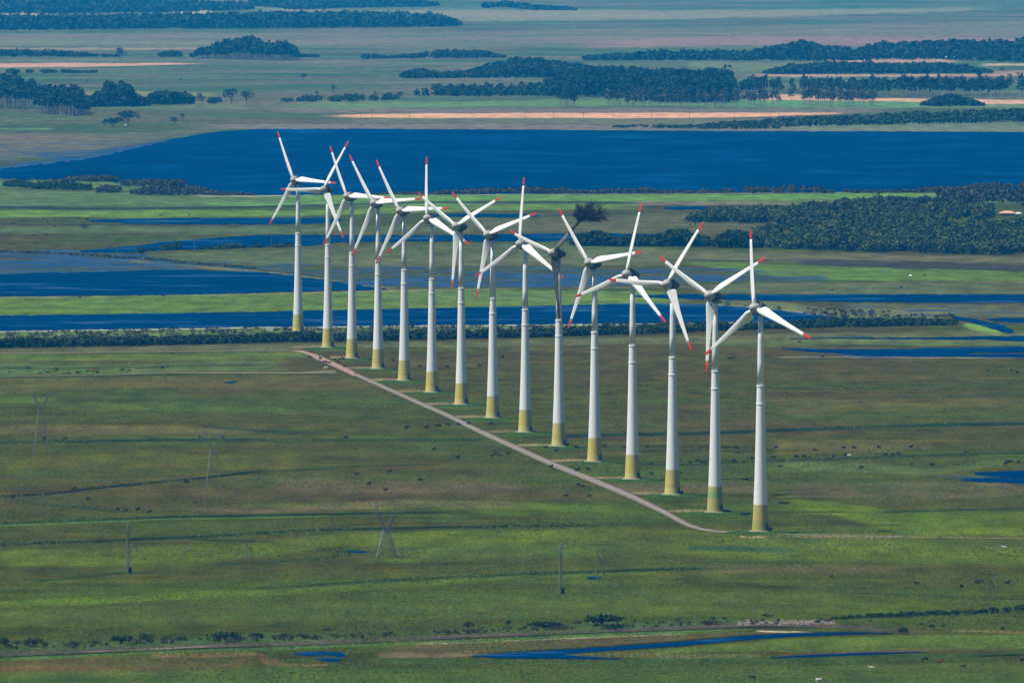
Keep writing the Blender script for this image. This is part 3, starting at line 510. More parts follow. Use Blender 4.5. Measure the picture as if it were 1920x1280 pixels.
def wood(label, pts, n, rad, nq=36, mat=None, name='woodland', trunk=False, dens_seed=0, gap=0.0, hole=0.0, clear=None, tone0=.45, spread=.18, leaf=None, flat=.8, cat='trees'):
    """pts: (x, far row, near row, height m). One far-off wood that reads as a mass."""
    p = np.array(pts, float); m = int(n*1.0); x = RNG.uniform(p[0,0], p[-1,0], m*3)
    T_ = np.interp(x, p[:,0], p[:,1]); B_ = np.interp(x, p[:,0], p[:,2]); h = np.interp(x, p[:,0], p[:,3])
    w = (B_-T_+.6); keep = RNG.random(m*3) < w/w.max(); 
    if gap: keep &= fbm(x/14, x*0+dens_seed, 3, dens_seed) > gap
    yy = T_ + (B_-T_)*RNG.random(m*3)
    if hole:
        XX, YY = at(x, yy); keep &= fbm(XX/38, YY/150, 3, 90+dens_seed) > hole
    if clear: keep &= ~((x > clear[0]) & (x < clear[2]) & (yy > clear[1]) & (yy < clear[3]))
    yy = yy[keep][:m]
    x, T_, B_, h = x[keep][:m], T_[keep][:m], B_[keep][:m], h[keep][:m]; m = len(x)
    y = yy; X, Y = at(x, y)
    h = h*(.60+.72*fbm(X/22, Y/70, 3, 7+dens_seed))*(.78+.44*RNG.random(m)); rr = rad*(.7+.6*RNG.random(m))
    rz = np.minimum(h*.5, rr*1.1 if not trunk else h*.36); cz = h-rz*.95 if trunk else np.maximum(h-rz, rz*flat)
    tone = np.clip(tone0+RNG.normal(size=m)*spread, 0, 1)
    V, t = leaf_cloud(np.stack([X, Y, cz], -1), rr, rz, nq, (leaf or rad*.24), tone)
    F = quads(V)
    if not trunk and h.mean() > 4:      # skirts of foliage down to the ground
        V2, t2 = leaf_cloud(np.stack([X, Y, rz*.5], -1), rr*1.05, rz*.6, nq//3, (leaf or rad*.26), tone*.85); F = np.concatenate([F, quads(V2)+len(V)]); V = np.concatenate([V, V2]); t = np.concatenate([t, t2])
    me = np_mesh(name, V, F, mat or M_leaf, t); o = link(bpy.data.objects.new(name, me))
    if trunk:
        TV, TF = trunks(X, Y, h*.75, np.maximum(.18, h*.012)); n0 = len(V)
        me2 = np_mesh('trunks', TV, TF, M_palebark); o2 = link(bpy.data.objects.new('trunks', me2), o); o2['kind'] = 'stuff'
    return tag(o, label, cat, None, 'stuff')
# far distance
wood('long hazy forest band across the far upper left', [(-300,50,60,20),(0,48,58,22),(300,46,55,22),(600,43,54,24),(760,43,52,22),(835,45,51,20),(862,48,49,8)], 5200, 9, 14, M_gum, leaf=3.2)
wood('pale far forest at the very top left', [(-300,4,28,18),(0,6,28,18),(180,6,27,20),(330,10,24,16),(470,14,20,14)], 2600, 10, 12, M_gum, leaf=3.6)
wood('far forest at the top edge left of centre', [(470,2,12,18),(560,3,20,16),(630,5,16,14),(790,8,14,12),(820,11,12,8)], 1200, 10, 12, M_gum, leaf=3.6)
wood('faint scattered wood at the top edge, centre', [(905,13,16,10),(950,11,15,14),(1000,13,20,6),(1095,18,20,4)], 260, 8, 12, M_gum, leaf=3, gap=.4)
wood('tall dark eucalyptus block standing alone in the far left plain', [(366,108,110,14),(400,107,111,20),(424,104,112,26),(470,104,113,30),(484,104,113,28),(492,104,114,22),(540,106,114,24),(556,108,114,16)], 620, 7, 26, M_gum, trunk=True, leaf=2.2)
wood('low scrub right of the far eucalyptus block', [(556,105,108,5),(596,106,108,4)], 60, 5, 18, M_leaf)
wood('low shrub row left of the far eucalyptus block', [(300,104,108,8),(330,104,108,9),(368,106,109,5)], 110, 5, 18, M_leaf, gap=.35)
wood('long low tree row at the left edge, upper distance', [(-200,103,108,13),(0,103,108,12),(80,104,108,11),(160,105,108,7),(225,106,107,3)], 360, 6, 20, M_gum)
wood('thin scrub line under the pink strip at far left', [(-100,135,138,6),(60,135,138,5),(180,136,138,4)], 170, 5, 18, M_leaf, gap=.42)
wood('dense tall forest at the left edge above the lake', [(-200,190,205,28),(0,190,205,33),(50,190,205,32),(76,192,204,22)], 620, 7, 30, M_gum, trunk=True, leaf=1.8)
wood('dense forest cut by the left edge, behind the taller one', [(-200,150,154,12),(0,149,153,12),(24,150,152,8)], 120, 6, 22, M_gum)
wood('tall eucalyptus stand with pale trunks at far left', [(70,208,214,26),(100,207,216,30),(140,208,218,28),(163,211,217,18)], 300, 6, 34, M_gum, trunk=True, leaf=1.5)
wood('mixed wood right of the tall eucalyptus stand', [(163,198,201,13),(196,196,201,18),(205,196,201,30),(216,196,201,16),(226,196,201,27),(244,196,200,22),(250,197,200,13),(278,197,199,9)], 260, 5.5, 30, M_gum, leaf=1.6)
wood('dark hedge wood between two tree clumps above the lake at left', [(282,194,197,12),(310,193,197,15),(345,193,196,14),(361,194,195,10)], 170, 5, 30, M_leaf, leaf=1.5)
wood('low scrub between the hedge wood and the tree clump', [(392,192,195,8),(415,193,194,6)], 30, 4, 24, M_leaf)
wood('low dark wood row in the centre distance', [(680,108,111,6),(705,108,111,5),(720,108,110,3),(780,108,110,7),(830,106,111,12),(900,106,110,11),(946,108,109,4)], 420, 6, 18, M_gum, gap=.3)
wood('dark rounded copse left of the wooded rise', [(755,145,148,8),(790,143,148,11),(818,143,147,10),(822,144,147,6)], 130, 6, 26, M_gum)
wood('wooded rise in the middle distance', [(826,144,147,8),(880,141,147,9),(930,132,147,13),(970,128,147,18),(1040,130,147,15),(1110,134,147,10),(1200,136,144,5)], 1500, 6.5, 22, M_gum, leaf=1.9)
wood('scattered small trees left of the dense dark forest', [(780,178,182,9),(830,176,182,14),(920,176,182,13),(980,174,181,12),(1020,172,181,16),(1045,172,180,20)], 210, 4.5, 30, M_leaf, gap=.4, leaf=1.4)
wood('dense dark forest in the centre distance', [(1020,168,180,12),(1060,164,182,22),(1110,160,182,28),(1200,160,184,24),(1230,162,192,20),(1300,164,194,28),(1366,166,194,28),(1376,170,190,18)], 1900, 6.5, 30, M_gum, leaf=1.7, tone0=.3)
wood('row of thin eucalyptus trees with open trunks, centre right', [(1130,198,201,22),(1240,198,201,20),(1350,197,201,20),(1500,197,201,21),(1640,197,201,20)], 230, 4.2, 34, M_scrub, trunk=True, leaf=1.1, tone0=.4, gap=.3)
wood('small clump of thin eucalyptus left of the open row', [(1042,199,202,22),(1062,199,202,24),(1080,199,202,20)], 22, 4.2, 46, M_gum, trunk=True, leaf=1.1)
wood('back row of tall eucalyptus trees, right distance', [(1370,178,184,24),(1440,176,184,26),(1520,176,184,23),(1640,176,184,24),(1760,176,184,22),(1850,176,184,24),(1920,176,184,26),(2200,176,184,26)], 560, 5, 34, M_gum, trunk=True, leaf=1.5, gap=.26)
wood('low oval copse at the right above the lake', [(1730,197,199,4),(1752,195,200,10),(1790,194,200,12),(1820,195,200,8),(1842,198,199,3)], 190, 4.5, 30, M_gum, leaf=1.4)
wood('long wooded ridge in the upper right distance', [(1095,111,114,5),(1150,109,114,9),(1280,108,114,13),(1400,108,115,11),(1470,102,115,18),(1500,98,115,22),(1525,100,115,17),(1600,102,114,10),(1640,98,113,16),(1760,98,112,21),(1920,98,118,22),(2300,98,118,22)], 4300, 6.5, 16, M_gum, leaf=2.3)
wood('dark narrow wood below the ridge at the right', [(1435,138,140,4),(1480,134,140,10),(1560,131,140,14),(1640,131,140,12),(1780,132,139,12),(1830,134,138,8),(1858,136,137,4)], 950, 6, 20, M_gum, leaf=1.9)
wood('small dark copse right of the wooded rise', [(1216,139,142,7),(1250,138,142,9),(1284,139,141,6)], 120, 5.5, 24, M_gum)
wood('scrub along the far lake shore at right', [(1300,238,240,3),(1380,234,240,5),(1500,229,238,7),(1600,226,236,7),(1720,222,234,9),(1920,216,230,9),(2300,214,230,9)], 1500, 5, 16, M_leaf, leaf=1.5)
wood('dark scrub beside the far lake shore, right of centre', [(1150,240,242,3),(1200,239,241,3.5),(1320,240,243,4),(1480,240,243,3)], 170, 4, 16, M_leaf, gap=.36)
wood('thin shrub line across the plain left of centre', [(528,188,192,5),(640,186,192,7),(800,184,190,6)], 150, 4, 22, M_leaf, gap=.46)
# near shore of the lake
SH = 'scrub on the near lake shore at the left, '
wood(SH+'uppermost brown patch', [(120,338,341,3),(170,336,341,5),(218,338,341,4)], 130, 3.5, 22, M_scrub)
wood(SH+'brown patch touching the water', [(230,345,350,4),(290,345,351,5.5),(342,346,350,5)], 170, 3.5, 22, M_scrub)
wood(SH+'dark patch at the frame edge', [(10,345,350,4),(40,347,352,5),(60,350,356,5),(120,350,357,7),(168,352,358,4)], 240, 3.5, 22, M_leaf, gap=.3)
wood(SH+'small brown tuft row', [(182,358,362,4),(200,357,362,6),(224,358,362,5)], 60, 3.5, 24, M_scrub)
wood(SH+'long patch beneath the others', [(250,362,366,4),(300,359,367,6),(360,360,367,6),(410,364,367,3),(470,365,367,2)], 330, 3.5, 20, M_scrub)
wood('broken scrub line on the near shore, centre', [(700,364,366,1.5),(800,363,365.5,2.2),(925,361,364.5,4.5),(980,361,364.5,5),(1030,361,364.5,4.5),(1095,361,364.5,3),(1180,362,364,4),(1210,362,364,5),(1250,362,364,2.5),(1330,361,364,3.5)], 520, 3.2, 20, M_scrub, gap=.34)
wood('brown scrub on the near shore, right', [(1335,360.5,363,2),(1400,360,363.5,5),(1460,359,363,5),(1472,359,364,7),(1500,359,364,7.5),(1518,360,363,4),(1535,360,363,6),(1560,361,363,2.5),(1700,359,362,2.5),(1760,357,360,4),(1920,351,358,6),(2300,350,358,6)], 620, 3.4, 20, M_scrub, gap=.25)
# big woodland at the right
wood('left tongue of the right woodland reaching into the pasture', [(1292,414,417,4),(1312,409,418,6),(1345,404,418,8),(1400,403,419,8),(1450,402,419,8),(1520,400,424,8)], 620, 4.2, 46, M_wood, leaf=.8, tone0=.42, spread=.3)
wood('large woodland at the right beyond the ponds', [(1290,413,417,5),(1315,408,418,7),(1380,404,419,9),(1440,403,419,10),(1500,399,426,8),(1550,391,436,8),(1620,384,446,8),(1700,382,456,7),(1800,380,468,7),(1920,376,476,7),(2300,374,478,7)], 4300, 4.4, 46, M_wood, leaf=.85, tone0=.5, spread=.34, hole=.40, clear=(1860,394,1925,424))
wood('lower lobe of the right woodland bordering the open field', [(1415,440,462,7),(1470,433,467,8),(1540,436,470,8),(1640,440,474,8),(1760,452,476,8),(1920,455,480,8),(2300,455,482,8)], 2700, 4.4, 46, M_wood, hole=.41, dens_seed=4, leaf=.85, tone0=.52, spread=.34)
wood('pale eucalyptus grove in the upper right woodland', [(1760,372,390,10),(1800,370,392,12),(1920,370,392,12),(2200,370,394,12)], 300, 4.2, 30, M_scrub, trunk=True, leaf=1.2, tone0=.3)
wood('dark thicket hedge left of the right woodland, centre', [(1072,459,462,5),(1110,457,462,9),(1128,456,462,10),(1150,458,462,5),(1185,457,462,8),(1230,457,463,7)], 240, 3.6, 34, M_leaf, leaf=1.0, tone0=.25)
wood('rounded thicket left of the gap in the hedge', [(1228,458,463,7),(1250,456,463,10),(1290,457,463,10),(1326,459,463,6)], 150, 4, 36, M_leaf, leaf=1.0, tone0=.3)
wood('domed dark thicket below the clearing', [(1342,460,465,6),(1370,455,466,11),(1395,455,466,11),(1425,460,466,6)], 150, 4, 36, M_leaf, leaf=1.0, tone0=.25)
wood('dotted bush row along the flooded field dyke', [(285,469,471,2.5),(330,466,469,4),(350,466,468.5,4),(380,466.5,468,1.5),(420,466,468,3),(480,463,466,2.5),(560,461,463,2)], 130, 2.6, 26, M_leaf, gap=.4)
wood('reedy line along the flooded left pasture', [(-100,471,474,1.4),(60,473,476,1.6),(150,477,480,1.2),(300,486,490,1.2),(480,503,506,1.2)], 260, 1.8, 14, M_scrub)
wood('rushes and shrubs on the dyke right of the ponds', [(1340,566,572,1.2),(1450,574,580,1.5),(1560,582,598,1.6),(1700,588,600,1.6),(1790,590,602,1.6)], 150, 1.8, 16, M_scrub, gap=.4, tone0=.3)
# shrub belt behind the turbine feet
wood('long dark shrub belt crossing behind the turbine feet', [(-300,652,656,4.8),(0,649,653,4.8),(300,643,648,4.5),(480,639,643.5,4.3),(700,634,640,4.4),(960,629,634,4.8),(1200,622,627,4.3),(1400,614,619,4.2),(1540,609,615,4.2),(1700,607,612,3.8),(1790,606,610,3.2)], 1900, 2.5, 48, M_leaf, name='shrub_belt', leaf=.62, tone0=.38, spread=.2, cat='hedge')
wood('low rough growth on the water edge behind the shrub belt', [(-300,628,644,1.8),(0,626,640,1.8),(480,617,632,1.8),(960,612,622,1.6),(1400,604,610,1.5)], 900, 1.7, 14, M_scrub, gap=.35, tone0=.6)
wood('weedy bank growth along the foreground earth dyke', [(-300,1218,1228,1.2),(0,1211,1221,1.3),(167,1206,1214,1.3),(400,1198,1207,1.1),(640,1191,1198,.9),(1067,1174,1181,.9),(1280,1167,1173,.9),(1560,1160,1168,.8)], 420, .8, 12, M_scrub, name='bank_weeds', gap=.44, leaf=.3, cat='weeds')
wood('dark low hedge line climbing to the right edge, foreground', [(1560,1159,1162,.6),(1640,1154,1157,1.2),(1715,1151,1154,1.6),(1813,1148,1151,1.3),(1880,1144,1148,1.8),(1920,1142,1146,1.8),(2300,1128,1134,1.8)], 360, .9, 26, M_leaf, name='low_hedge', leaf=.3, gap=.25, cat='hedge')

# tussocks: real tufts standing in the sward
def tussocks():
    n = 130000; px = RNG.uniform(-150, 2070, n); py = 690 + 610*RNG.random(n)**.85
    X, Y = at(px, py); m = fbm(X/60, Y/110, 4, 71); keep = (m + RNG.normal(size=n)*.05 > .50); px, py, X, Y = px[keep], py[keep], X[keep], Y[keep]
    bad = np.zeros(len(px), bool)
    for p in PONDS[11:] + [[(x, y-w, y+w) for x, y, w in ROAD], [(430,1240,1260),(500,1220,1250)]]:
        a = np.array(p, float); ins = (px > a[0,0]) & (px < a[-1,0]); bad |= ins & (py > np.interp(px, a[:,0], a[:,1])-2) & (py < np.interp(px, a[:,0], a[:,2])+2)
    px, py, X, Y = px[~bad], py[~bad], X[~bad], Y[~bad]; k = len(X)
    w = .35+.45*RNG.random(k); h = .16+.22*RNG.random(k)**1.5; ang = RNG.random(k)*math.pi; a4 = ang[:,None]+np.arange(4)[None]*math.pi/2
    ring = np.stack([X[:,None]+np.cos(a4)*w[:,None], Y[:,None]+np.sin(a4)*w[:,None], np.zeros((k,4))], -1)
    top = np.stack([X[:,None]+np.cos(a4)*w[:,None]*.45, Y[:,None]+np.sin(a4)*w[:,None]*.45, np.repeat(h[:,None],4,1)*(1+.3*RNG.normal(size=(k,4)))], -1)
    V = np.concatenate([ring, top], 1).reshape(-1, 3); o8 = np.arange(k)[:,None,None]*8
    TF = (np.array([[0,1,5,4],[1,2,6,5],[2,3,7,6],[3,0,4,7],[4,5,6,7]])[None]+o8).reshape(-1, 4)
    t = np.repeat(np.clip(.5+.9*(fbm(X/25, Y/40, 3, 75)-.5)+RNG.normal(size=k)*.25, 0, 1), 8)
    o = link(bpy.data.objects.new('tussock_grass', np_mesh('tussock_grass', V, TF, M_tuft, t)))
    tag(o, 'rough grass tussocks all over the near pasture', 'grass', None, 'stuff')
tussocks()

# single trees and bushes: crown and trunk of their own
def tree(name, label, cat, px, py, w_px, h_px, mat=M_leaf, trunk_frac=.25, blobs=5, nq=60, group=None, tone=.4, lean=0.0):
    x, y = at(px, py); s = scale_at(py); w, h = w_px/s, h_px/s
    root = empty(name, (float(x), float(y), 0)); V = []; T_ = []
    cb = h*trunk_frac; crz = (h-cb)/2; k = blobs
    cs = [((random.random()-.5)*w*.62 + lean*h*.5, (random.random()-.5)*w*.5, cb+crz*(.7+.65*random.random())) for _ in range(k)]
    Cc = np.array(cs); rx = np.array([w*random.uniform(.27,.42) for _ in cs]); rz = np.array([crz*random.uniform(.6,.95) for _ in cs])
    Cc[:,2] = np.minimum(Cc[:,2], h-rz); 
    if trunk_frac < .1: Cc[:,2] = np.maximum(rz*.7, Cc[:,2]*.8)
    tn = np.clip(tone+RNG.normal(size=k)*.15, 0, 1)
    V, t = leaf_cloud(Cc, rx, rz, nq, max(.14, w*.035), tn)
    link(bpy.data.objects.new('crown', np_mesh('crown', V, quads(V), mat, t)), root)
    mb = MB(); mb.bar((-lean*h*.3,0,-.2), (lean*h*.12,0,cb+crz*.4), max(.08, w*.03), max(.05, w*.018), 7)
    for c in cs: mb.bar((lean*h*.1, 0, cb*.8+crz*.15), c, max(.05, w*.014), .03, 5)
    mb.obj('trunk', M_bark, root)
    return tag(root, label, cat, group)
B = 'bush'; G1 = 'bushes along the foreground bank'
for a in [('dark bush cut by the left edge of the frame on the bank', 12,1212,26,20,6,M_leaf),
 ('two-lobed dark bush second from the left on the bank', 33,1210,18,11,3,M_leaf),
 ('rounded greyish bush near the left end of the bank', 65,1212,34,17,5,M_scrub),
 ('low faint bush between the grey bush and the leafy one', 143,1208,22,8,3,M_scrub),
 ('bright leafy bush right of the faint low one', 228,1206,36,17,6,M_leaf),
 ('dome-shaped dark bush right of the leafy bush', 276,1203,28,18,5,M_leaf),
 ('small pale bush right of the dome-shaped one', 311,1200,16,8,3,M_scrub),
 ('flat little bush before the wide dark one', 340,1200,24,7,3,M_leaf),
 ('wide dark bush with one raised lobe on the bank', 420,1198,48,13,7,M_leaf),
 ('small arched dark bush left of centre on the bank', 481,1195,30,9,4,M_leaf),
 ('tiny dark bush before the bank thins out', 526,1193,24,6,3,M_leaf),
 ('little round shrub standing alone in the field edge', 612,1184,9,8,2,M_leaf)]:
    tree('bush', a[0], B, a[1], a[2], a[3]*1.15, a[4]*1.15, a[6], .03, a[5], 70, G1)
tree('small_tree', 'small bushy tree with a short trunk left of centre above the bank', 'tree', 880,1180,25,16, M_scrub, .12, 5, 80)
tree('small_tree', 'narrow leaning little tree right of the short bushy tree', 'tree', 951,1177,13,15, M_leaf, .25, 4, 70, lean=.2)
tree('bush', 'long flat dark hedge-like bush in the centre above the bank', B, 1020,1175,55,12, M_leaf, .03, 9, 70)
tree('bush', 'small pale bush left of the largest foreground clump', B, 1080,1171,20,11, M_scrub, .03, 4, 70)
tree('small_tree', 'largest tree of the foreground bank with a spreading dark crown', 'tree', 1130,1172,56,24, M_leaf, .12, 9, 90)
tree('small_tree', 'pale umbrella-shaped tree at the right side of the largest clump', 'tree', 1158,1170,34,15, M_scrub, .3, 5, 70)
tree('bush', 'black-green bush on the slope under the largest tree', B, 1155,1180,34,11, M_leaf, .03, 5, 80, tone=.15)
for l, x, y, w, h in [('tiny round shrub alone right of the largest tree',1190,1166,8,6),('dark shrub between two small ones on the bank, right of centre',1270,1166,14,8),
 ('dark round shrub above the rubble heap',1337,1161,10,7),('faint flat shrub right of the round one',1358,1160,8,4),('greyish low shrub just above the pale rubble',1440,1158,22,9),
 ('small shrub at the right end of the rubble',1533,1169,12,8),('shrub in the field right of the rubble, lone and tiny',1633,1166,7,5),('flat dark shrub in the field at lower right',1728,1171,9,4),
 ('upright shrub beside the dark field at lower right',1747,1178,10,10),('pair-like low shrub right of the upright one',1768,1174,14,6),('round shrub near the right edge, lower field',1881,1180,9,7),
 ('darkest clump in the hedge line near the right edge',1800,1149,18,6)]:
    tree('shrub', l, 'shrub', x, y, w, h, M_leaf, .05, 3, 60, 'scattered foreground shrubs')
tree('dark_thicket', 'blackish thicket at the end of the narrow stream', 'thicket', 1690,1188,22,15, M_leaf, .05, 6, 90, tone=.05)
# further away
tree('broad_tree', 'lone umbrella tree with a leaning trunk at the woodland tip', 'tree', 1305,422,34,19, M_gum, .38, 6, 60, lean=.25)
tree('bush', 'small dark bush under the lone umbrella tree', B, 1295,424,7,4, M_leaf, .03, 2, 50)
tree('tree', 'dark two-part tree in the green field at left, upper', 'tree', 163,418,10,9, M_leaf, .1, 3, 60, tone=.2)
tree('tree', 'low dark bush joined below the two-part tree at left', 'tree', 158,430,18,13, M_leaf, .05, 4, 60, tone=.2)
tree('bush', 'largest round bush on the flooded dyke at left', B, 268,477,27,15, M_leaf, .04, 5, 70, tone=.25)
tree('bush', 'small bush left of the largest one on the flooded dyke', B, 246,478,16,7, M_leaf, .03, 3, 60, tone=.25)
tree('tree', 'round dark tree atop the right woodland, left one of two', 'tree', 1631,380,14,11, M_leaf, .1, 4, 60, tone=.25)
tree('tree', 'round dark tree atop the right woodland, right one of two', 'tree', 1665,377,15,12, M_leaf, .1, 4, 60, tone=.25)
tree('small_tree', 'thin little tree standing in the pond at centre', 'tree', 1038,454,9,14, M_leaf, .5, 3, 50, tone=.2)
tree('tree', 'small round tree at the right end of the shrub belt', 'tree', 1785,601,9,13, M_leaf, .2, 3, 60, tone=.2)
tree('tree', 'taller dark clump in the shrub belt at far left', 'tree', 57,651,17,22, M_leaf, .05, 5, 90, tone=.15)
tree('tree', 'taller dark clump in the shrub belt right of the fifth turbine from left', 'tree', 780,636,20,20, M_leaf, .05, 5, 90, tone=.2)
tree('tree', 'rounded crown rising from the shrub belt, right of centre', 'tree', 1139,626,24,24, M_leaf, .05, 6, 90, tone=.35)
tree('tree', 'rounded crown rising from the shrub belt at right', 'tree', 1542,611,22,20, M_leaf, .05, 6, 90, tone=.4)
tree('bush', 'bush on the far bank beside the river mouth at right', B, 1870,608,14,9, M_leaf, .05, 3, 60)
tree('round_tree', 'isolated round tree in the far left plain', 'tree', 225,113,25,25, M_gum, .12, 6, 60)
tree('broad_tree', 'broad hazy tree beside a white hut above the lake at left', 'tree', 240,237,36,30, M_gum, .3, 7, 70)
tree('tree', 'lower tree left of the broad one above the lake', 'tree', 212,238,40,18, M_gum, .1, 6, 60)
tree('tree', 'round tree left one of a pair above the lake', 'tree', 328,234,18,16, M_gum, .15, 5, 60)
tree('tree', 'taller tree right one of a pair above the lake', 'tree', 343,233,14,21, M_gum, .45, 4, 60)
tree('broad_tree', 'clumped tree right end of the wood row above the lake, left part', 'tree', 434,194,30,28, M_gum, .15, 6, 60)
tree('broad_tree', 'clumped tree right end of the wood row above the lake, right part', 'tree', 462,194,26,25, M_gum, .15, 6, 60)
tree('round_tree', 'single dark rounded tree between wood row and clumped trees', 'tree', 380,195,22,22, M_gum, .1, 5, 60)
tree('tree', 'small umbrella tree alone in the far plain, left of centre', 'tree', 568,151,16,14, M_gum, .35, 4, 50)
for l, x, y, w, h in [('lone tree on the thin shrub line, leftmost',571,191,12,20),('airy tree behind the shrub line',594,180,12,13),('airy tree right of the other, behind the shrub line',626,180,14,22),
 ('tiny dark bush in the far left plain',339,153,7,6),('small dark bush in the far left plain, left of the tiny one',163,156,6,8),('tree at the left end of the wood row above the lake, centre',648,190,14,18),
 ('paired bush right of the small tree, wood row',672,189,12,10),('thin tree in the row above the lake, centre',703,188,14,17),('broader tree in the row above the lake, centre',728,187,22,14),
 ('forked tree in the row above the lake, centre',750,186,18,17),('small tree right of the gap, centre distance',783,176,10,10),('pointed tree among low shrubs, centre distance',845,181,12,18),
 ('dark tree in the middle of the scattered row',902,180,16,19),('bush on the far right plain beside the pink field',1877,136,11,9),('leaning tree at the right edge of the back row',1893,150,12,12),
 ('small bush at the foot of the far wood, far right',1910,147,10,12)]:
    tree('distant_tree', l, 'tree', x, y, w, h, M_gum, random.uniform(.05,.22), 4, 60, 'single trees of the far plain')
xs = [18,36,60,140,206,262,270,300,322,348,352,366,420,500,540,560,608,655,707,730,777,786,800,833,845,860,935,1110,1230,1285,1300,1345,1390,1410]
for i, x in enumerate(xs):
    y = 232+random.uniform(-3,4); tree('shore_shrub', f'tiny dark shrub on the far lake shore, {ORD[i] if i < 19 else ORD[len(xs)-1-i]} from the {"left" if i < 19 else "right"}', 'shrub', x, y, random.uniform(4,8), random.uniform(2.5,4.5), M_leaf, .03, 2, 20, 'tiny shrubs on the far shore')

# ---------------------------------------------------------------- wind turbines
HUB_H = 98.0
def blade_section(r):
    """chord, thickness ratio, twist in degrees at radius r"""
    c = np.interp(r, [1.9,2.6,3.0,3.9,6,9,13,18,24,30,33.5,34.6,35], [1.7,1.8,2.5,4.5,4.3,3.6,2.95,2.35,1.85,1.45,1.15,.75,.3])
    th = np.interp(r, [1.9,2.7,4,8,14,24,35], [1.0,.95,.42,.34,.24,.18,.15])
    tw = np.interp(r, [1.9,3.5,8,14,24,35], [42,36,22,12,5,1])
    return float(c), float(th), float(tw)
def blade_mesh(name, r0, r1, nsec, mat, cut=None):
    """span +Z, leading edge +X, front -Y"""
    V = []; m = 16; rs = np.linspace(r0, r1, nsec) if r0 > 5 else np.concatenate([[1.9,2.5,2.8,3.1,3.5,4.0,5.0], np.linspace(6, r1, nsec)])
    for r in rs:
        c, th, tw = blade_section(r); b = R(tw + 3); round_ = max(0, min(1, (3.4-r)/.8))
        le = c*(.5*round_ + .30*(1-round_))
        for i in range(m):
            t = 2*math.pi*i/m; u = math.cos(t); w = math.sin(t)
            xa = le - c*(1-u)/2                                  # leading edge at +le, trailing at le-c
            taper = 1 if round_ > .5 else (.15+.85*((1+u)/2)**.55)*1.1
            ya = c*th*.5*w*taper
            x = xa*math.cos(b) + ya*math.sin(b); y = -xa*math.sin(b) + ya*math.cos(b)
            V.append((x, y + .9*(r/35)**2*0.6, r))
    k = len(rs); F = [(j*m+i, j*m+(i+1)%m, (j+1)*m+(i+1)%m, (j+1)*m+i) for j in range(k-1) for i in range(m)]
    F += [tuple(range(m))[::-1], tuple(range((k-1)*m, k*m))]
    me = bpy.data.meshes.new(name); me.from_pydata(V, [], F); me.materials.append(mat)
    for p in me.polygons: p.use_smooth = len(p.vertices) == 4
    me.update(); return me
ME_blade = blade_mesh('blade', 1.9, 30.4, 22, M_blade); ME_tip = blade_mesh('red_tip', 30.4, 35.0, 8, M_red)
M_shade_root = simple('shade_toned_root', (.13,.135,.13), .8, .4, .3, .1); ME_blade_short = blade_mesh('blade', 1.9, 14.5, 12, M_shade_root); ME_char = blade_mesh('charred_spar', 14.5, 25.5, 8, M_char)  # inner part of the broken blade: its shade is put into the dark colour
ME_shade_blade = blade_mesh('blade', 1.9, 27.5, 20, M_shade_blade); ME_blacktip = blade_mesh('charred_tip', 27.5, 34.0, 7, M_char)
# tower
mb = MB(); mb.lathe([(11.7,3.12),(23,2.68),(35,2.35),(46,2.10),(55.4,1.92)], 40, cap=False); mb.lathe([(56.3,1.86),(63.3,1.70)], 40, cap=False)
mb.lathe([(64.2,1.62),(74,1.42),(84,1.24),(95.4,1.06)], 40); ME_tower = mb.mesh('tower', M_tower, True)
mb = MB(); mb.lathe([(.35,3.80),(4,3.55),(8,3.32),(11.7,3.12)], 40, cap=False); ME_base = mb.mesh('painted_base', M_tbase, True)
def rebase(m): me = ME_base.copy(); me.materials.clear(); me.materials.append(m); return me
ME_base2, ME_base3 = rebase(M_tbase_green), rebase(M_tbase_olive)
def flange(z, r):
    mb = MB(); mb.lathe([(z-.55,r+.02),(z-.52,r-.12),(z-.22,r-.12),(z-.2,r+.16),(z+.35,r+.16),(z+.42,r-.03)], 40); return mb.mesh('flange_ring', M_white)
ME_f1, ME_f2 = flange(55.9, 1.92), flange(63.8, 1.72)
mb = MB(); mb.lathe([(0,5.3),(.25,5.1),(.36,4.9)], 36); ME_found = mb.mesh('foundation', M_concrete)
mb = MB(); mb.box((2.75,-2.62,2.0), (1.5,.5,2.6), R(45)); ME_door = mb.mesh('door', M_door)
mb = MB()
for i in range(5): mb.box((3.35+i*.26, -3.2-i*.26, .95-i*.14), (1.5,.42,.12), R(45))
for sgn in (-1, 1):
    ox, oy = sgn*.53, sgn*.53; mb.bar((3.2+ox,-3.05+oy,2.0), (4.5+ox,-4.35+oy,1.2), .05); mb.bar((3.2+ox,-3.05+oy,.4), (3.2+ox,-3.05+oy,2.0), .05); mb.bar((4.5+ox,-4.35+oy,.36), (4.5+ox,-4.35+oy,1.2), .05)
ME_stair = mb.mesh('stairs', M_door)
mb = MB(); mb.box((4.3,-.6,1.0), (1.1,.9,1.3), R(20)); mb.box((4.3,-.6,1.7), (1.2,1.0,.1), R(20)); ME_kiosk = mb.mesh('switch_cabinet', M_door)
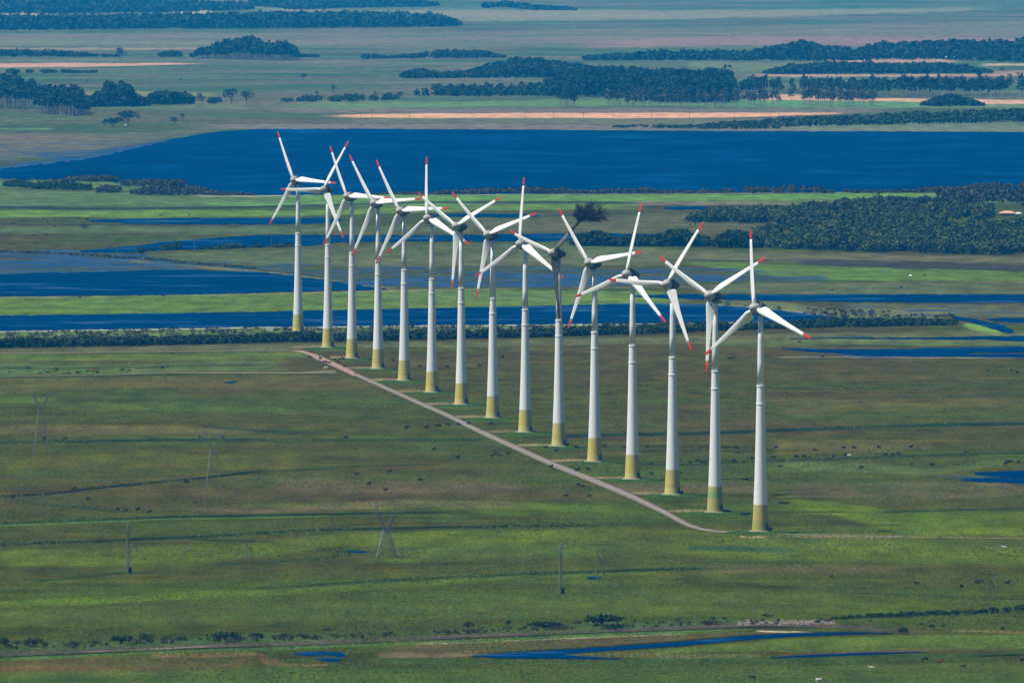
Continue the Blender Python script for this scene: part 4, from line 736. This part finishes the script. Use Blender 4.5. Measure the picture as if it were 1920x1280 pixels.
# nacelle, built with the rotor axis along -Y and the rotor plane at y = 0 (hub centre at origin)
mb = MB(); mb.lathe([(-2.75,.02),(-2.65,.55),(-2.3,1.15),(-1.6,1.75),(-.8,2.12),(0,2.30),(.9,2.38),(1.35,2.36)], 32, (0,1,0)); ME_spin = mb.mesh('spinner', M_spin, True)
mb = MB(); mb.lathe([(1.45,2.55),(1.6,2.95),(2.3,3.05),(3.0,2.85),(3.4,2.55),(5,2.35),(6.6,1.95),(7.8,1.45),(8.6,.95),(8.95,.4),(9.0,.05)], 32, (0,1,0)); ME_nac = mb.mesh('nacelle', M_nac, True)
mb = MB(); mb.bar((0,7.6,1.4), (0,7.7,3.0), .05); mb.bar((-.4,7.65,2.6), (.4,7.65,2.6), .04); mb.box((0,6.2,2.15),(.5,.7,.5)); ME_mast = mb.mesh('wind_sensor_mast', M_galv)
mb = MB(); mb.lathe([(95.4,1.06),(96.6,1.25),(97.2,1.7)], 32); ME_collar = mb.mesh('yaw_collar', M_nac, True)
mb = MB(); mb.lathe([(-.02,17),(.35,13),(.62,8.5),(.65,0.5)], 40); ME_mound = mb.mesh('grass_mound', M_mound, True)

def frayed_crown():
    """the shredded end of the broken blade: strands fanning out and bending"""
    rs = random.Random(5); mb = MB()
    def strand(p, d, L, r, depth):
        n = 4; q = p.copy(); dd = d.copy()
        for i in range(n):
            nd = (dd + Vector((rs.uniform(-.28,.28), rs.uniform(-.28,.28), rs.uniform(-.28,.28))) ).normalized(); nq_ = q + nd*L/n
            mb.bar(q, nq_, r*(1-i/n*.6), r*(1-(i+1)/n*.6), 3)
            if depth > 0:
                for _ in range(2): strand(nq_, (nd + Vector((rs.uniform(-.9,.9), rs.uniform(-.9,.9), rs.uniform(-.9,.9)))).normalized(), L*.42, r*.5, depth-1)
            q, dd = nq_, nd
    ph = R(48); up = Vector((-math.sin(ph), 0, math.cos(ph))); rt = Vector((math.cos(ph), 0, math.sin(ph))); c0 = Vector((0, 0, 31.0))
    def run(p, q, r, depth):
        mid = p.lerp(q, .5) + Vector((rs.uniform(-1,1), rs.uniform(-1,1), rs.uniform(-1,1)))*(q-p).length*.16; prev = p; n = 5
        for i in range(1, n+1):
            t = i/n; x_ = p*(1-t)**2 + mid*2*t*(1-t) + q*t*t + Vector((rs.uniform(-1,1), rs.uniform(-1,1), rs.uniform(-1,1)))*.12
            mb.bar(prev, x_, r*(1-(i-1)/n*.65), r*(1-i/n*.65), 3)
            if depth and i > 1:
                for _ in range(3 if depth == 2 else 2):
                    d = ((x_-prev).normalized() + Vector((rs.uniform(-1,1), rs.uniform(-1,1), rs.uniform(-1,1)))*.95 + up*.15).normalized()
                    run(x_, x_ + d*(q-p).length*rs.uniform(.22,.40), r*.5, depth-1)
            prev = x_
    for i in range(54):
        a_ = rs.uniform(0, 2*math.pi); el = rs.uniform(-.18, 1.0)**1 if rs.random() < .8 else rs.uniform(-.4, .1); el = max(-.4, min(1, el)); ce = math.sqrt(max(0, 1-el*el))
        q = c0 + rt*(7.8*ce*math.cos(a_)+1.0) + Vector((0,1,0))*(6*ce*math.sin(a_)) + up*(5.0*el - 1.2)
        run(Vector((0, 0, rs.uniform(23.5, 26.5))), q, .20, 2)
    return mb.mesh('frayed_strands', M_strand)
ME_fray = frayed_crown()

T_DATA = [ # foot px, foot row, yaw, rotor angle, base variant, label
 (1426,998,40,-8,2,'nearest turbine, farthest right, one blade upright, olive foot'),
 (1341,962,38,-60,1,'second turbine from the right, green band on its ochre foot, one blade straight down'),
 (1261,929,38,33,0,'third turbine from the right, one blade raised right, one level left'),
 (1186,900,42,11,0,'fourth turbine from the right, one blade nearly upright leaning slightly right'),
 (1115,867,42,-40,0,'fifth turbine from the right, one blade level to the right, one raised left'),
 (1048,838,46,48,0,'damaged turbine whose broken blade ends in a dark bush of frayed strands'),
 (985,812,40,0,0,'turbine left of the damaged one, one blade straight up'),
 (924,785,40,-50,0,'turbine eighth in the row, blades raised left and right, third hanging down left'),
 (865,760,40,-58,0,'seventh turbine from the left, blades spread in a wide Y with one straight down'),
 (810,737,38,-5,0,'sixth turbine from the left, one blade pointing straight up'),
 (758,715,36,-33,0,'fifth turbine from the left, one blade level right, one raised left'),
 (709,693,36,-35,0,'fourth turbine from the left, its level right blade crossing the fifth one'),
 (660,673,42,-29,0,'third turbine from the left, its raised blade crossing the second one'),
 (615,653,38,30,0,'second turbine from the left, one blade raised right and one level left'),
 (559,625,38,-27,0,'farthest turbine, leftmost, its foot behind the shrub belt'),
]
def part(name, me, root, M=None):
    o = link(bpy.data.objects.new(name, me), root)
    if M is not None: o.matrix_local = M
    return o
TILT = R(5)
for i, (px, py, yaw, phi, var, label) in enumerate(T_DATA):
    x, y = at(px, py); x, y = float(x), float(y)
    root = empty('wind_turbine', (x, y, .62)); tag(root, 'white '+label if not label.startswith(('nearest','damaged')) else label, 'wind turbine', 'row of white wind turbines')
    part('tower', ME_tower, root); part('painted_base', (ME_base, ME_base2, ME_base3)[var], root)
    part('flange_ring', ME_f1, root); part('flange_ring', ME_f2, root); part('yaw_collar', ME_collar, root)
    part('foundation', ME_found, root); part('door', ME_door, root); part('stairs', ME_stair, root)
    if i in (0, 2, 5, 9): part('switch_cabinet', ME_kiosk, root)
    Mh = Matrix.Rotation(-R(yaw), 4, 'Z') @ Matrix.Rotation(-TILT, 4, 'X')         # axis -Y turned to the left and tipped up
    hub = Matrix.Translation((0, 0, HUB_H)) @ Mh @ Matrix.Translation((0, -4.4, 0))
    part('nacelle', ME_nac, root, hub); part('spinner', ME_spin, root, hub)
    ms_ = part('wind_sensor_mast', ME_mast, root, hub)
    for b in range(3):
        a = R(phi + 120*b); Mb = hub @ Matrix.Rotation(a, 4, 'Y')                   # clockwise seen from the front
        if i == 5 and b == 0:
            bl = part('blade', ME_blade_short, root, Mb); bl['label'] = 'broken blade, charred and frayed at its end'
            part('charred_spar', ME_char, bl); part('frayed_strands', ME_fray, bl)
        elif i == 5 and b == 1:
            bl = part('blade', ME_shade_blade, root, Mb); bl['label'] = 'hanging blade coloured dark as in shade, with a black tip'; part('charred_tip', ME_blacktip, bl)
        else:
            bl = part('blade', ME_blade, root, Mb); part('red_tip', ME_tip, bl)
    mo = link(bpy.data.objects.new('grass_mound', ME_mound)); mo.location = (x, y, 0); mo.scale = (1.0, 1.0, 1.0); mo['kind'] = 'structure'

# ---------------------------------------------------------------- power line towers
def lattice(mb, z0, w0, d0, z1, w1, d1, n, r, cx0=0, cx1=0):
    """square lattice shaft between two sections"""
    def P(t, sx_, sy_): w = w0+(w1-w0)*t; d = d0+(d1-d0)*t; return Vector((cx0+(cx1-cx0)*t+sx_*w/2, sy_*d/2, z0+(z1-z0)*t))
    c = [(-1,-1),(1,-1),(1,1),(-1,1)]
    for a in c: mb.bar(P(0,*a), P(1,*a), r*1.5)
    for k in range(n):
        t0, t1 = k/n, (k+1)/n
        for j in range(4):
            a, b = c[j], c[(j+1)%4]; mb.bar(P(t0,*a), P(t1,*b), r); mb.bar(P(t0,*b), P(t1,*a), r); mb.bar(P(t1,*a), P(t1,*b), r)
def pylon(px, py, hpx, label, waist_w=2.2, leg_w=9.0, rz=0.0, wpx=46, waist=.56):
    x, y = at(px, py); s = scale_at(py); h = hpx/s; root = empty('lattice_pylon', (float(x), float(y), 0), rz); tag(root, label, 'pylon', 'high voltage lattice pylons')
    aw = wpx/s; zw = h*waist; zb = h*(.93 if waist > .6 else .78); r = .055 if waist > .5 else .07
    d = leg_w/2
    for sx_ in (-1,1):
        for sy_ in (-1,1):          # four splayed feet, each a small lattice of its own
            mb = MB(); a = Vector((sx_*d, sy_*d, 0)); b = Vector((sx_*(d*.56+waist_w*.22), sy_*(d*.56+waist_w*.22), zw*.42)); a2 = Vector((sx_*(d*.56+waist_w*.22)*.45, sy_*d*.62, zw*.42))
            mb.bar(a, b, r*1.7); mb.bar(a, a2, r); 
            for k in range(5): p = a.lerp(b, k/5); q = a.lerp(a2, (k+1)/5); mb.bar(p, q, r*.8); mb.bar(a.lerp(b, (k+1)/5), q, r*.8)
            mb.obj('leg', M_galv, root)
    mb = MB(); w = (d*.56+waist_w*.22)*2; lattice(mb, zw*.42, w, w, zw, waist_w, waist_w, 6, r); mb.obj('lattice_body', M_galv, root)
    mb = MB()
    for sg in (-1, 1): lattice(mb, zw, waist_w*.5, waist_w, zb, 1.1, 1.4, 6, r, sg*waist_w*.25, sg*aw*.36)
    mb.obj('fork', M_galv, root)
    mb = MB(); z0, z1 = zb, zb+h*.03
    for sy_ in (-.6,.6):
        mb.bar((-aw*.56,sy_*.3,z0), (aw*.56,sy_*.3,z0), r*1.5); mb.bar((-aw*.38,sy_,z1), (aw*.38,sy_,z1), r*1.4); mb.bar((-aw*.56,sy_*.3,z0),(-aw*.38,sy_,z1), r); mb.bar((aw*.56,sy_*.3,z0),(aw*.38,sy_,z1), r)
        for k in range(10): a = -aw*.38+aw*.76*k/10; b = -aw*.38+aw*.76*(k+1)/10; mb.bar((a,sy_,z0),(b,sy_,z1), r*.8); mb.bar((a,sy_,z1),(b,sy_,z0), r*.8)
    mb.obj('cross_arm', M_galv, root)
    for sg in (-1, 1):
        mb = MB(); a = Vector((sg*aw*.36, 0, z1)); t = Vector((sg*aw*.47, 0, h))
        for o_ in ((-.6,-.6),(.6,-.6),(.6,.6),(-.6,.6)): mb.bar(a+Vector((*o_,0)), t, r*1.1)
        for k in range(4):
            for o_ in ((-.6,-.6),(.6,.6)): p = (a+Vector((*o_,0))).lerp(t, k/4); q = (a+Vector((-o_[0],o_[1],0))).lerp(t, (k+1)/4); mb.bar(p, q, r*.7)
        mb.obj('peak', M_galv, root)
    for xx in (-aw*.54, 0, aw*.54):
        mb = MB(); mb.lathe([(-1.9+.19*k, (.16 if k % 2 else .06)) for k in range(10)], 8, None, (xx, 0, z0)); mb.obj('insulator', M_ins, root)
    return root
pylon(77,856,122,'hazy lattice pylon at the left edge, tallest of three', 2.4, 8.0, R(8), 38, .74)
pylon(400,946,140,'lattice pylon left of centre with black cattle behind its arms', 2.6, 8.6, R(6), 44, .77)
pylon(724,1044,104,'squat lattice pylon with horned top in the foreground', 2.6, 11.0, R(12), 44, .49)
def mast(px, py, hpx, label):
    x, y = at(px, py); s = scale_at(py); h = hpx/s; root = empty('lattice_mast', (float(x), float(y), 0), R(20)); tag(root, label, 'mast', 'slim lattice masts')
    mb = MB(); lattice(mb, 0, 1.6, 1.6, h*.9, .8, .8, 12, .034); mb.obj('mast_body', M_galv, root)
    mb = MB(); 
    for a in ((-.4,-.4),(.4,-.4),(.4,.4),(-.4,.4)): mb.bar((*a, h*.9), (0,0,h), .09)
    mb.obj('mast_top', M_galv, root)
    for z, sg in ((h*.86,1),(h*.80,-1),(h*.74,1)):
        mb = MB(); mb.bar((0,-.35,z),(sg*2.0,0,z+.3), .08); mb.bar((0,.35,z),(sg*2.0,0,z+.3), .08); mb.bar((0,0,z+1),(sg*2.0,0,z+.3), .06); mb.obj('side_arm', M_galv, root)
    mb = MB(); mb.box((.55,-.9,1.2),(1.3,1.0,2.4)); mb.box((.55,-.9,2.45),(1.45,1.15,.1)); mb.obj('equipment_box', M_door, root)
mast(240,1074,97,'slim lattice mast standing alone at lower left'); mast(1051,1113,98,'slim lattice mast in the lower centre field')
def hframe(px, py, hpx, wpx, label):
    x, y = at(px, py); s = scale_at(py); h = hpx/s; w = wpx/s; root = empty('twin_pole_pylon', (float(x), float(y), 0), R(4)); tag(root, label, 'power poles', 'twin pole line supports')
    for sg in (-1, 1): mb = MB(); mb.bar((sg*w/2,0,0),(sg*w/2,0,h), .24, .16, 8); mb.obj('pole', M_pole, root)
    mb = MB(); mb.box((0,.0,h*.84),(w*2.1,.16,.2)); mb.obj('cross_arm', M_wood, root)
    mb = MB(); mb.bar((-w/2,-.2,h*.70),(w/2,-.2,h*.52), .18); mb.obj('brace', M_wood, root)
    for xx in (-w*.95, 0, w*.95): mb = MB(); mb.lathe([(-1.1+.14*k, (.13 if k % 2 else .05)) for k in range(8)], 8, None, (xx,0,h*.84-.1)); mb.obj('insulator', M_ins, root)
hframe(466,1056,50,9.5,'twin wooden-braced power poles at lower left between the masts'); hframe(1125,1087,64,10.5,'twin braced power poles beside a puddle in the lower centre'); hframe(1857,1122,52,10.5,'twin braced power poles near the lower right edge')
def pole(px, py, hpx, label, group, r=.17):
    x, y = at(px, py); s = scale_at(py); h = hpx/s; root = empty('utility_pole', (float(x), float(y), 0), R(random.uniform(-20,20))); tag(root, label, 'utility pole', group)
    mb = MB(); mb.bar((0,0,0),(0,0,h), r, r*.65, 7); mb.obj('pole', M_pole, root)
    mb = MB(); mb.box((0,-.2,h*.93),(1.8,.12,.14)); mb.obj('cross_arm', M_wood, root)
for l, x, y, h in [('thick grey pole in the flooded left pasture',137,487,34),('thin pole on the dyke right of the thick one',219,483,28),('faint pole at far left of the flooded pasture',64,479,26),
 ('faint pole in the blue pond left of the turbines',365,473,26),('pole left of the farthest turbine',509,472,28),('pole between the second and third turbines from the left',649,474,26),('pole behind the sixth turbine from the left',790,466,24),
 ('thin pole in the clearing by the right woodland',1331,441,27),('tall pale pole in front of the pale grove',1829,404,22),('thin pole at the left tip of the right woodland',1716,408,24)]:
    pole(x, y, h, l, 'poles among the ponds', .22)
for i, x in enumerate([677,698,768,885,984,1038,1094,1150,1222,1293,1377,1460,1656]):
    pole(x, 222+i*.1, 17+3*(i % 3 == 0), f'thin grey pole by the orange sand strip beyond the lake, {ORD[i]} from left', 'utility poles along the far shore', .24)
for i, x in enumerate([66,99,196,244]): pole(x, 225, 22, f'thin pole above the lake at far left, {ORD[i]} from left', 'utility poles above the lake at left', .22)

# ---------------------------------------------------------------- buildings
def house(name, label, px, py, w_px, h_px, roof_mat, depth=9.0, hip=.35):
    x, y = at(px, py); s = scale_at(py); w = w_px/s; h = h_px/s; root = empty(name, (float(x), float(y), 0), R(5)); tag(root, label, 'building')
    wh = h*.5; mb = MB(); mb.box((0,0,wh/2),(w*.82,depth*.8,wh)); wl = mb.obj('wall', M_wall, root)
    mb = MB(); a, d = w/2, depth/2; e = hip*w
    mb.add([(-a,-d,wh),(a,-d,wh),(a,d,wh),(-a,d,wh),(-a+e,0,h),(a-e,0,h),(-a,-d,wh-.2),(a,-d,wh-.2),(a,d,wh-.2),(-a,d,wh-.2)],
           [(0,1,5,4),(2,3,4,5),(1,2,5),(3,0,4),(9,8,7,6),(0,6,7,1),(1,7,8,2),(2,8,9,3),(3,9,6,0)]); mb.obj('roof', roof_mat, root)
    mb = MB(); mb.box((0,-depth*.4-.04,wh*.42),(1.1,.08,wh*.8)); mb.obj('door', M_door, root)
    for xx in (-w*.26, w*.26): mb = MB(); mb.box((xx,-depth*.4-.04,wh*.55),(1.3,.08,1.0)); mb.obj('window', M_door, root)
    return root
house('farmhouse', 'farmhouse with an orange hipped roof in the woodland at the right', 1889,404,30,9, M_roof, 16, .28)
house('shed', 'pale flat shed attached right of the orange-roofed farmhouse', 1909,403,10,5, M_tin, 8, .1)
house('white_shed', 'low white shed in front of the dark thicket hedge', 1126,459,12,5, M_tin, 7, .08)
house('white_hut', 'small white hut under the broad tree above the lake', 235,238,5,4, M_tin, 6, .1)
house('pale_shed', 'long pale shed by the wooded ridge at the far right', 1782,112,20,6, M_tin, 14, .05)
house('small_hut', 'tiny pale hut on the grass beyond the ponds at right', 1707,519,5,4, M_tin, 4, .1)
# culvert, signs and rubble
x, y = at(507,622); r_ = empty('white_van', (float(x), float(y), 0), R(5)); tag(r_, 'small white van parked on the pond bank left of the farthest turbine', 'van')
mb = MB(); mb.box((0,0,1.25),(5.0,1.9,1.5)); mb.box((2.3,0,.85),(1.6,1.85,.8)); mb.obj('body', M_tin, r_)
mb = MB(); mb.box((2.0,0,1.62),(.9,1.93,.55)); mb.obj('windscreen', M_door, r_)
for wx in (-1.6, 1.9):
    for wy in (-.85, .85): mb = MB(); mb.lathe([(-.12,.36),(.12,.36)], 14, (0,1,0), (wx,wy,.36)); mb.obj('wheel', M_door, r_)
def rubble():
    V = []; F = []; rs = np.random.default_rng(3)
    for k in range(260):
        px = rs.uniform(1385,1566); c = 1168+ (px-1475)**2/20000; x, y = at(px, c+rs.normal()*1.8-1); s = rs.uniform(.25,.95); n0 = len(V)
        b = np.array([[-1,-1,0],[1,-1,0],[1,1,0],[-1,1,0],[-.7,-.6,1],[.6,-.7,.8],[.7,.6,1.1],[-.6,.7,.7]])*s*.7*(1+rs.normal(size=(8,3))*.2)
        V += [(float(x)+v[0], float(y)+v[1], max(v[2], -.1)) for v in b]; F += [tuple(i+n0 for i in f) for f in ((4,5,6,7),(0,1,5,4),(1,2,6,5),(2,3,7,6),(3,0,4,7))]
    o = link(bpy.data.objects.new('rubble', np_mesh('rubble', V, F, M_rock))); tag(o, 'pale broken rubble scattered on the foreground dyke', 'rubble', None, 'stuff')
rubble()

# ---------------------------------------------------------------- cattle
def cow_meshes():
    out = []
    for pose in ('grazing', 'standing', 'lying'):
        z = 1.05 if pose != 'lying' else .42; J = []; E = []
        def j(p, r, parent=None):
            J.append((p, r)); 
            if parent is not None: E.append((parent, len(J)-1))
            return len(J)-1
        hip = j((-.78,0,z+.08), .33); mid = j((-.2,0,z), .41, hip); sh = j((.45,0,z+.06), .38, mid)
        if pose == 'grazing': nk = j((.85,0,z-.02), .22, sh); hd = j((1.18,0,.42), .15, nk); mz = j((1.32,0,.14), .09, hd)
        else: nk = j((.85,0,z+.28), .22, sh); hd = j((1.12,0,z+.50), .16, nk); mz = j((1.42,0,z+.36), .10, hd)
        e1 = j((hd and J[hd][0][0]-.08, .26, J[hd][0][2]+.10), .05, hd); e2 = j((J[hd][0][0]-.08, -.26, J[hd][0][2]+.10), .05, hd)
        t1 = j((-1.12,0,z+.15), .06, hip); t2 = j((-1.2,0,z-.5 if pose != 'lying' else .15), .04, t1)
        for sx_, par in ((-1,hip),(1,sh)):
            for sy_ in (-1,1):
                bx_ = -.75 if sx_ < 0 else .50
                if pose == 'lying': a = j((bx_+.1, sy_*.32, .25), .13, par); j((bx_+.42, sy_*.40, .10), .08, a)
                else:
                    off = .07*sy_*sx_; a = j((bx_+(.08 if sx_ < 0 else 0), sy_*.20, .68), .14, par); b = j((bx_-(.10 if sx_ < 0 else -.02)+off, sy_*.21, .36), .08, a); j((bx_-(.02 if sx_ < 0 else 0)+off, sy_*.21, .06), .07, b)
        me = bpy.data.meshes.new('cow_src'); me.from_pydata([p for p, r in J], E, []); o = bpy.data.objects.new('cow_src', me); COL.objects.link(o)
        md = o.modifiers.new('s', 'SKIN'); sv = me.skin_vertices[0].data
        for i, (p, r) in enumerate(J): sv[i].radius = (r, r*.95)
        sv[0].use_root = True
        s2 = o.modifiers.new('d', 'SUBSURF'); s2.levels = 1; s2.render_levels = 1
        dg = bpy.context.evaluated_depsgraph_get(); dg.update(); ev = bpy.data.meshes.new_from_object(o.evaluated_get(dg)); ev.name = 'cow'
        for p in ev.polygons: p.use_smooth = True
        bpy.data.objects.remove(o); out.append(ev)
    return out
COWS = cow_meshes()
M_cow = {'black': simple('black_hide', (.014,.013,.013), .8, .3, 2, .1), 'brown': simple('brown_hide', (.16,.055,.025), .8, .3, 2, .1),
         'white': simple('white_hide', (.68,.62,.55), .8, .1, 2, .1), 'tan': simple('tan_hide', (.36,.22,.12), .8, .2, 2, .1)}
CM = {}
for c, m in M_cow.items():
    for k, me in enumerate(COWS):
        q = me.copy(); q.materials.clear(); q.materials.append(m); CM[c, k] = q
HERDS = {
 'foreground herd, lower right': [(1411,1273),(1536,1279,'white'),(1634,1256,'white'),(1735,1239),(1763,1243,'brown'),(1805,1252,'brown'),(1918,1241)],
 'group by the lower right power poles': [(1557,1083,'brown'),(1719,1097,'brown'),(1803,1102),(1832,1094),(1838,1092,'brown'),(1883,1030,'white'),(1890,1096)],
 'group just left of gravel road': [(923,857),(931,853),(938,855),(952,853),(1034,877),(815,844),(859,860)],
 'group below gravel road, centre': [(1061,932),(1084,911),(1093,914),(1106,932)],
 'herd among middle turbine feet': [(1022,840),(1042,847),(1081,842),(1083,884),(1103,883),(1133,838),(1172,840),(1213,840),(1222,871),(1222,891),(1277,888),(1294,869),(1317,870)],
 'herd around the two nearest turbines': [(1376,866),(1380,842),(1383,850),(1411,862),(1450,860),(1455,841),(1462,875),(1494,858),(1465,946),(1475,946),(1360,961),(1366,962),(1394,968),(1400,968)],
 'long herd along dark ditch, right': [(1493,858),(1507,859),(1517,859),(1529,845),(1564,857),(1582,842),(1585,856),(1592,856,'white'),(1601,842),(1615,879),(1648,841),(1660,855),(1674,855),(1684,854),(1708,840),(1709,873),(1747,873),(1811,851)],
 'group above puddle, right edge': [(1885,870),(1889,868),(1896,868),(1910,869)],
 'far right pasture': [(1852,698),(1896,695),(1907,700),(1636,636),(1499,643),(1542,671),(1368,673),(1374,673)],
 'scattered herd left of centre': [(669,889),(692,910),(723,921),(730,887),(788,902),(649,823),(763,804)],
 'herd crossing the upper gravel road': [(762,803),(800,803),(820,801),(824,800),(840,798),(860,798),(879,796),(921,797)],
 'herd behind the middle towers': [(942,671),(839,691),(900,689),(787,689),(738,677),(695,675),(632,681)],
 'herd on the gravel road bend': [(580,670),(583,672,'brown'),(601,674),(609,681),(610,671,'brown'),(611,692,'white'),(615,672),(615,682,'brown'),(618,682,'brown'),(627,676),(633,680),(636,682,'brown'),(637,675),(643,674),(646,689)],
 'crowded herd in upper left pasture': [(18,699,'brown'),(53,693),(75,702),(84,697,'brown'),(89,700),(104,698,'brown'),(105,694),(121,701,'brown'),(129,702),(145,701),(149,699),(165,698),(174,699,'brown'),(180,697,'brown'),(183,700),(229,696),(242,697),(244,684,'tan'),(304,692)],
 'herd by the two left lattice pylons': [(83,825),(122,825),(376,820),(416,821),(465,807,'brown'),(140,918),(165,938),(350,907)],
 'group at the bend of the left ditch': [(221,957),(235,958),(258,958),(280,962),(24,935)],
 'herd on bright pasture below lake': [(15,412,'brown'),(25,420),(40,413,'brown'),(82,413),(89,416),(102,414,'brown'),(102,427),(147,412),(301,406),(355,405),(62,443),(86,442)],
 'herd between the two left ponds': [(150,559),(261,556),(307,557),(311,555),(461,552)],
 'meadow beyond the right ponds': [(1733,518),(1560,545),(1690,541)],
}
cr = random.Random(3)
for herd, lst in HERDS.items():
    lst = sorted(lst, key=lambda a: a[0])
    for i, e in enumerate(lst):
        c = e[2] if len(e) > 2 else 'black'; k = cr.choice([0,0,0,1,1,2] if e[1] < 1200 else [0,1,0])
        x, y = at(e[0], e[1]); o = link(bpy.data.objects.new('cow', CM[c, k])); o.location = (float(x), float(y), 0)
        o.rotation_euler = (0, 0, R(cr.choice([0,180]) + cr.uniform(-50,50))); q = cr.uniform(1.0,1.2); o.scale = (q,q,q)
        tag(o, f'{c} cow, {ORD[i]} from left in {herd}', 'cow', 'cattle grazing on the plain')

# ---------------------------------------------------------------- air between the camera and the far plain
hm = bpy.data.materials.new('haze_air'); hm.use_nodes = True; nt = hm.node_tree; nt.nodes.clear()
out = nt.nodes.new('ShaderNodeOutputMaterial'); pv = nt.nodes.new('ShaderNodeVolumePrincipled')
pv.inputs['Color'].default_value = (.01,.38,1.0,1); pv.inputs['Density'].default_value = 2.05e-5; pv.inputs['Absorption Color'].default_value = (.38,.82,1,1); pv.inputs['Anisotropy'].default_value = 0.0
nt.links.new(pv.outputs[0], out.inputs['Volume'])
mb = MB(); mb.box((0, 33000, 160), (44000, 68000, 330)); hz = mb.obj('haze', hm); tag(hz, 'blue air haze over the distant plain', 'haze', None, 'stuff')
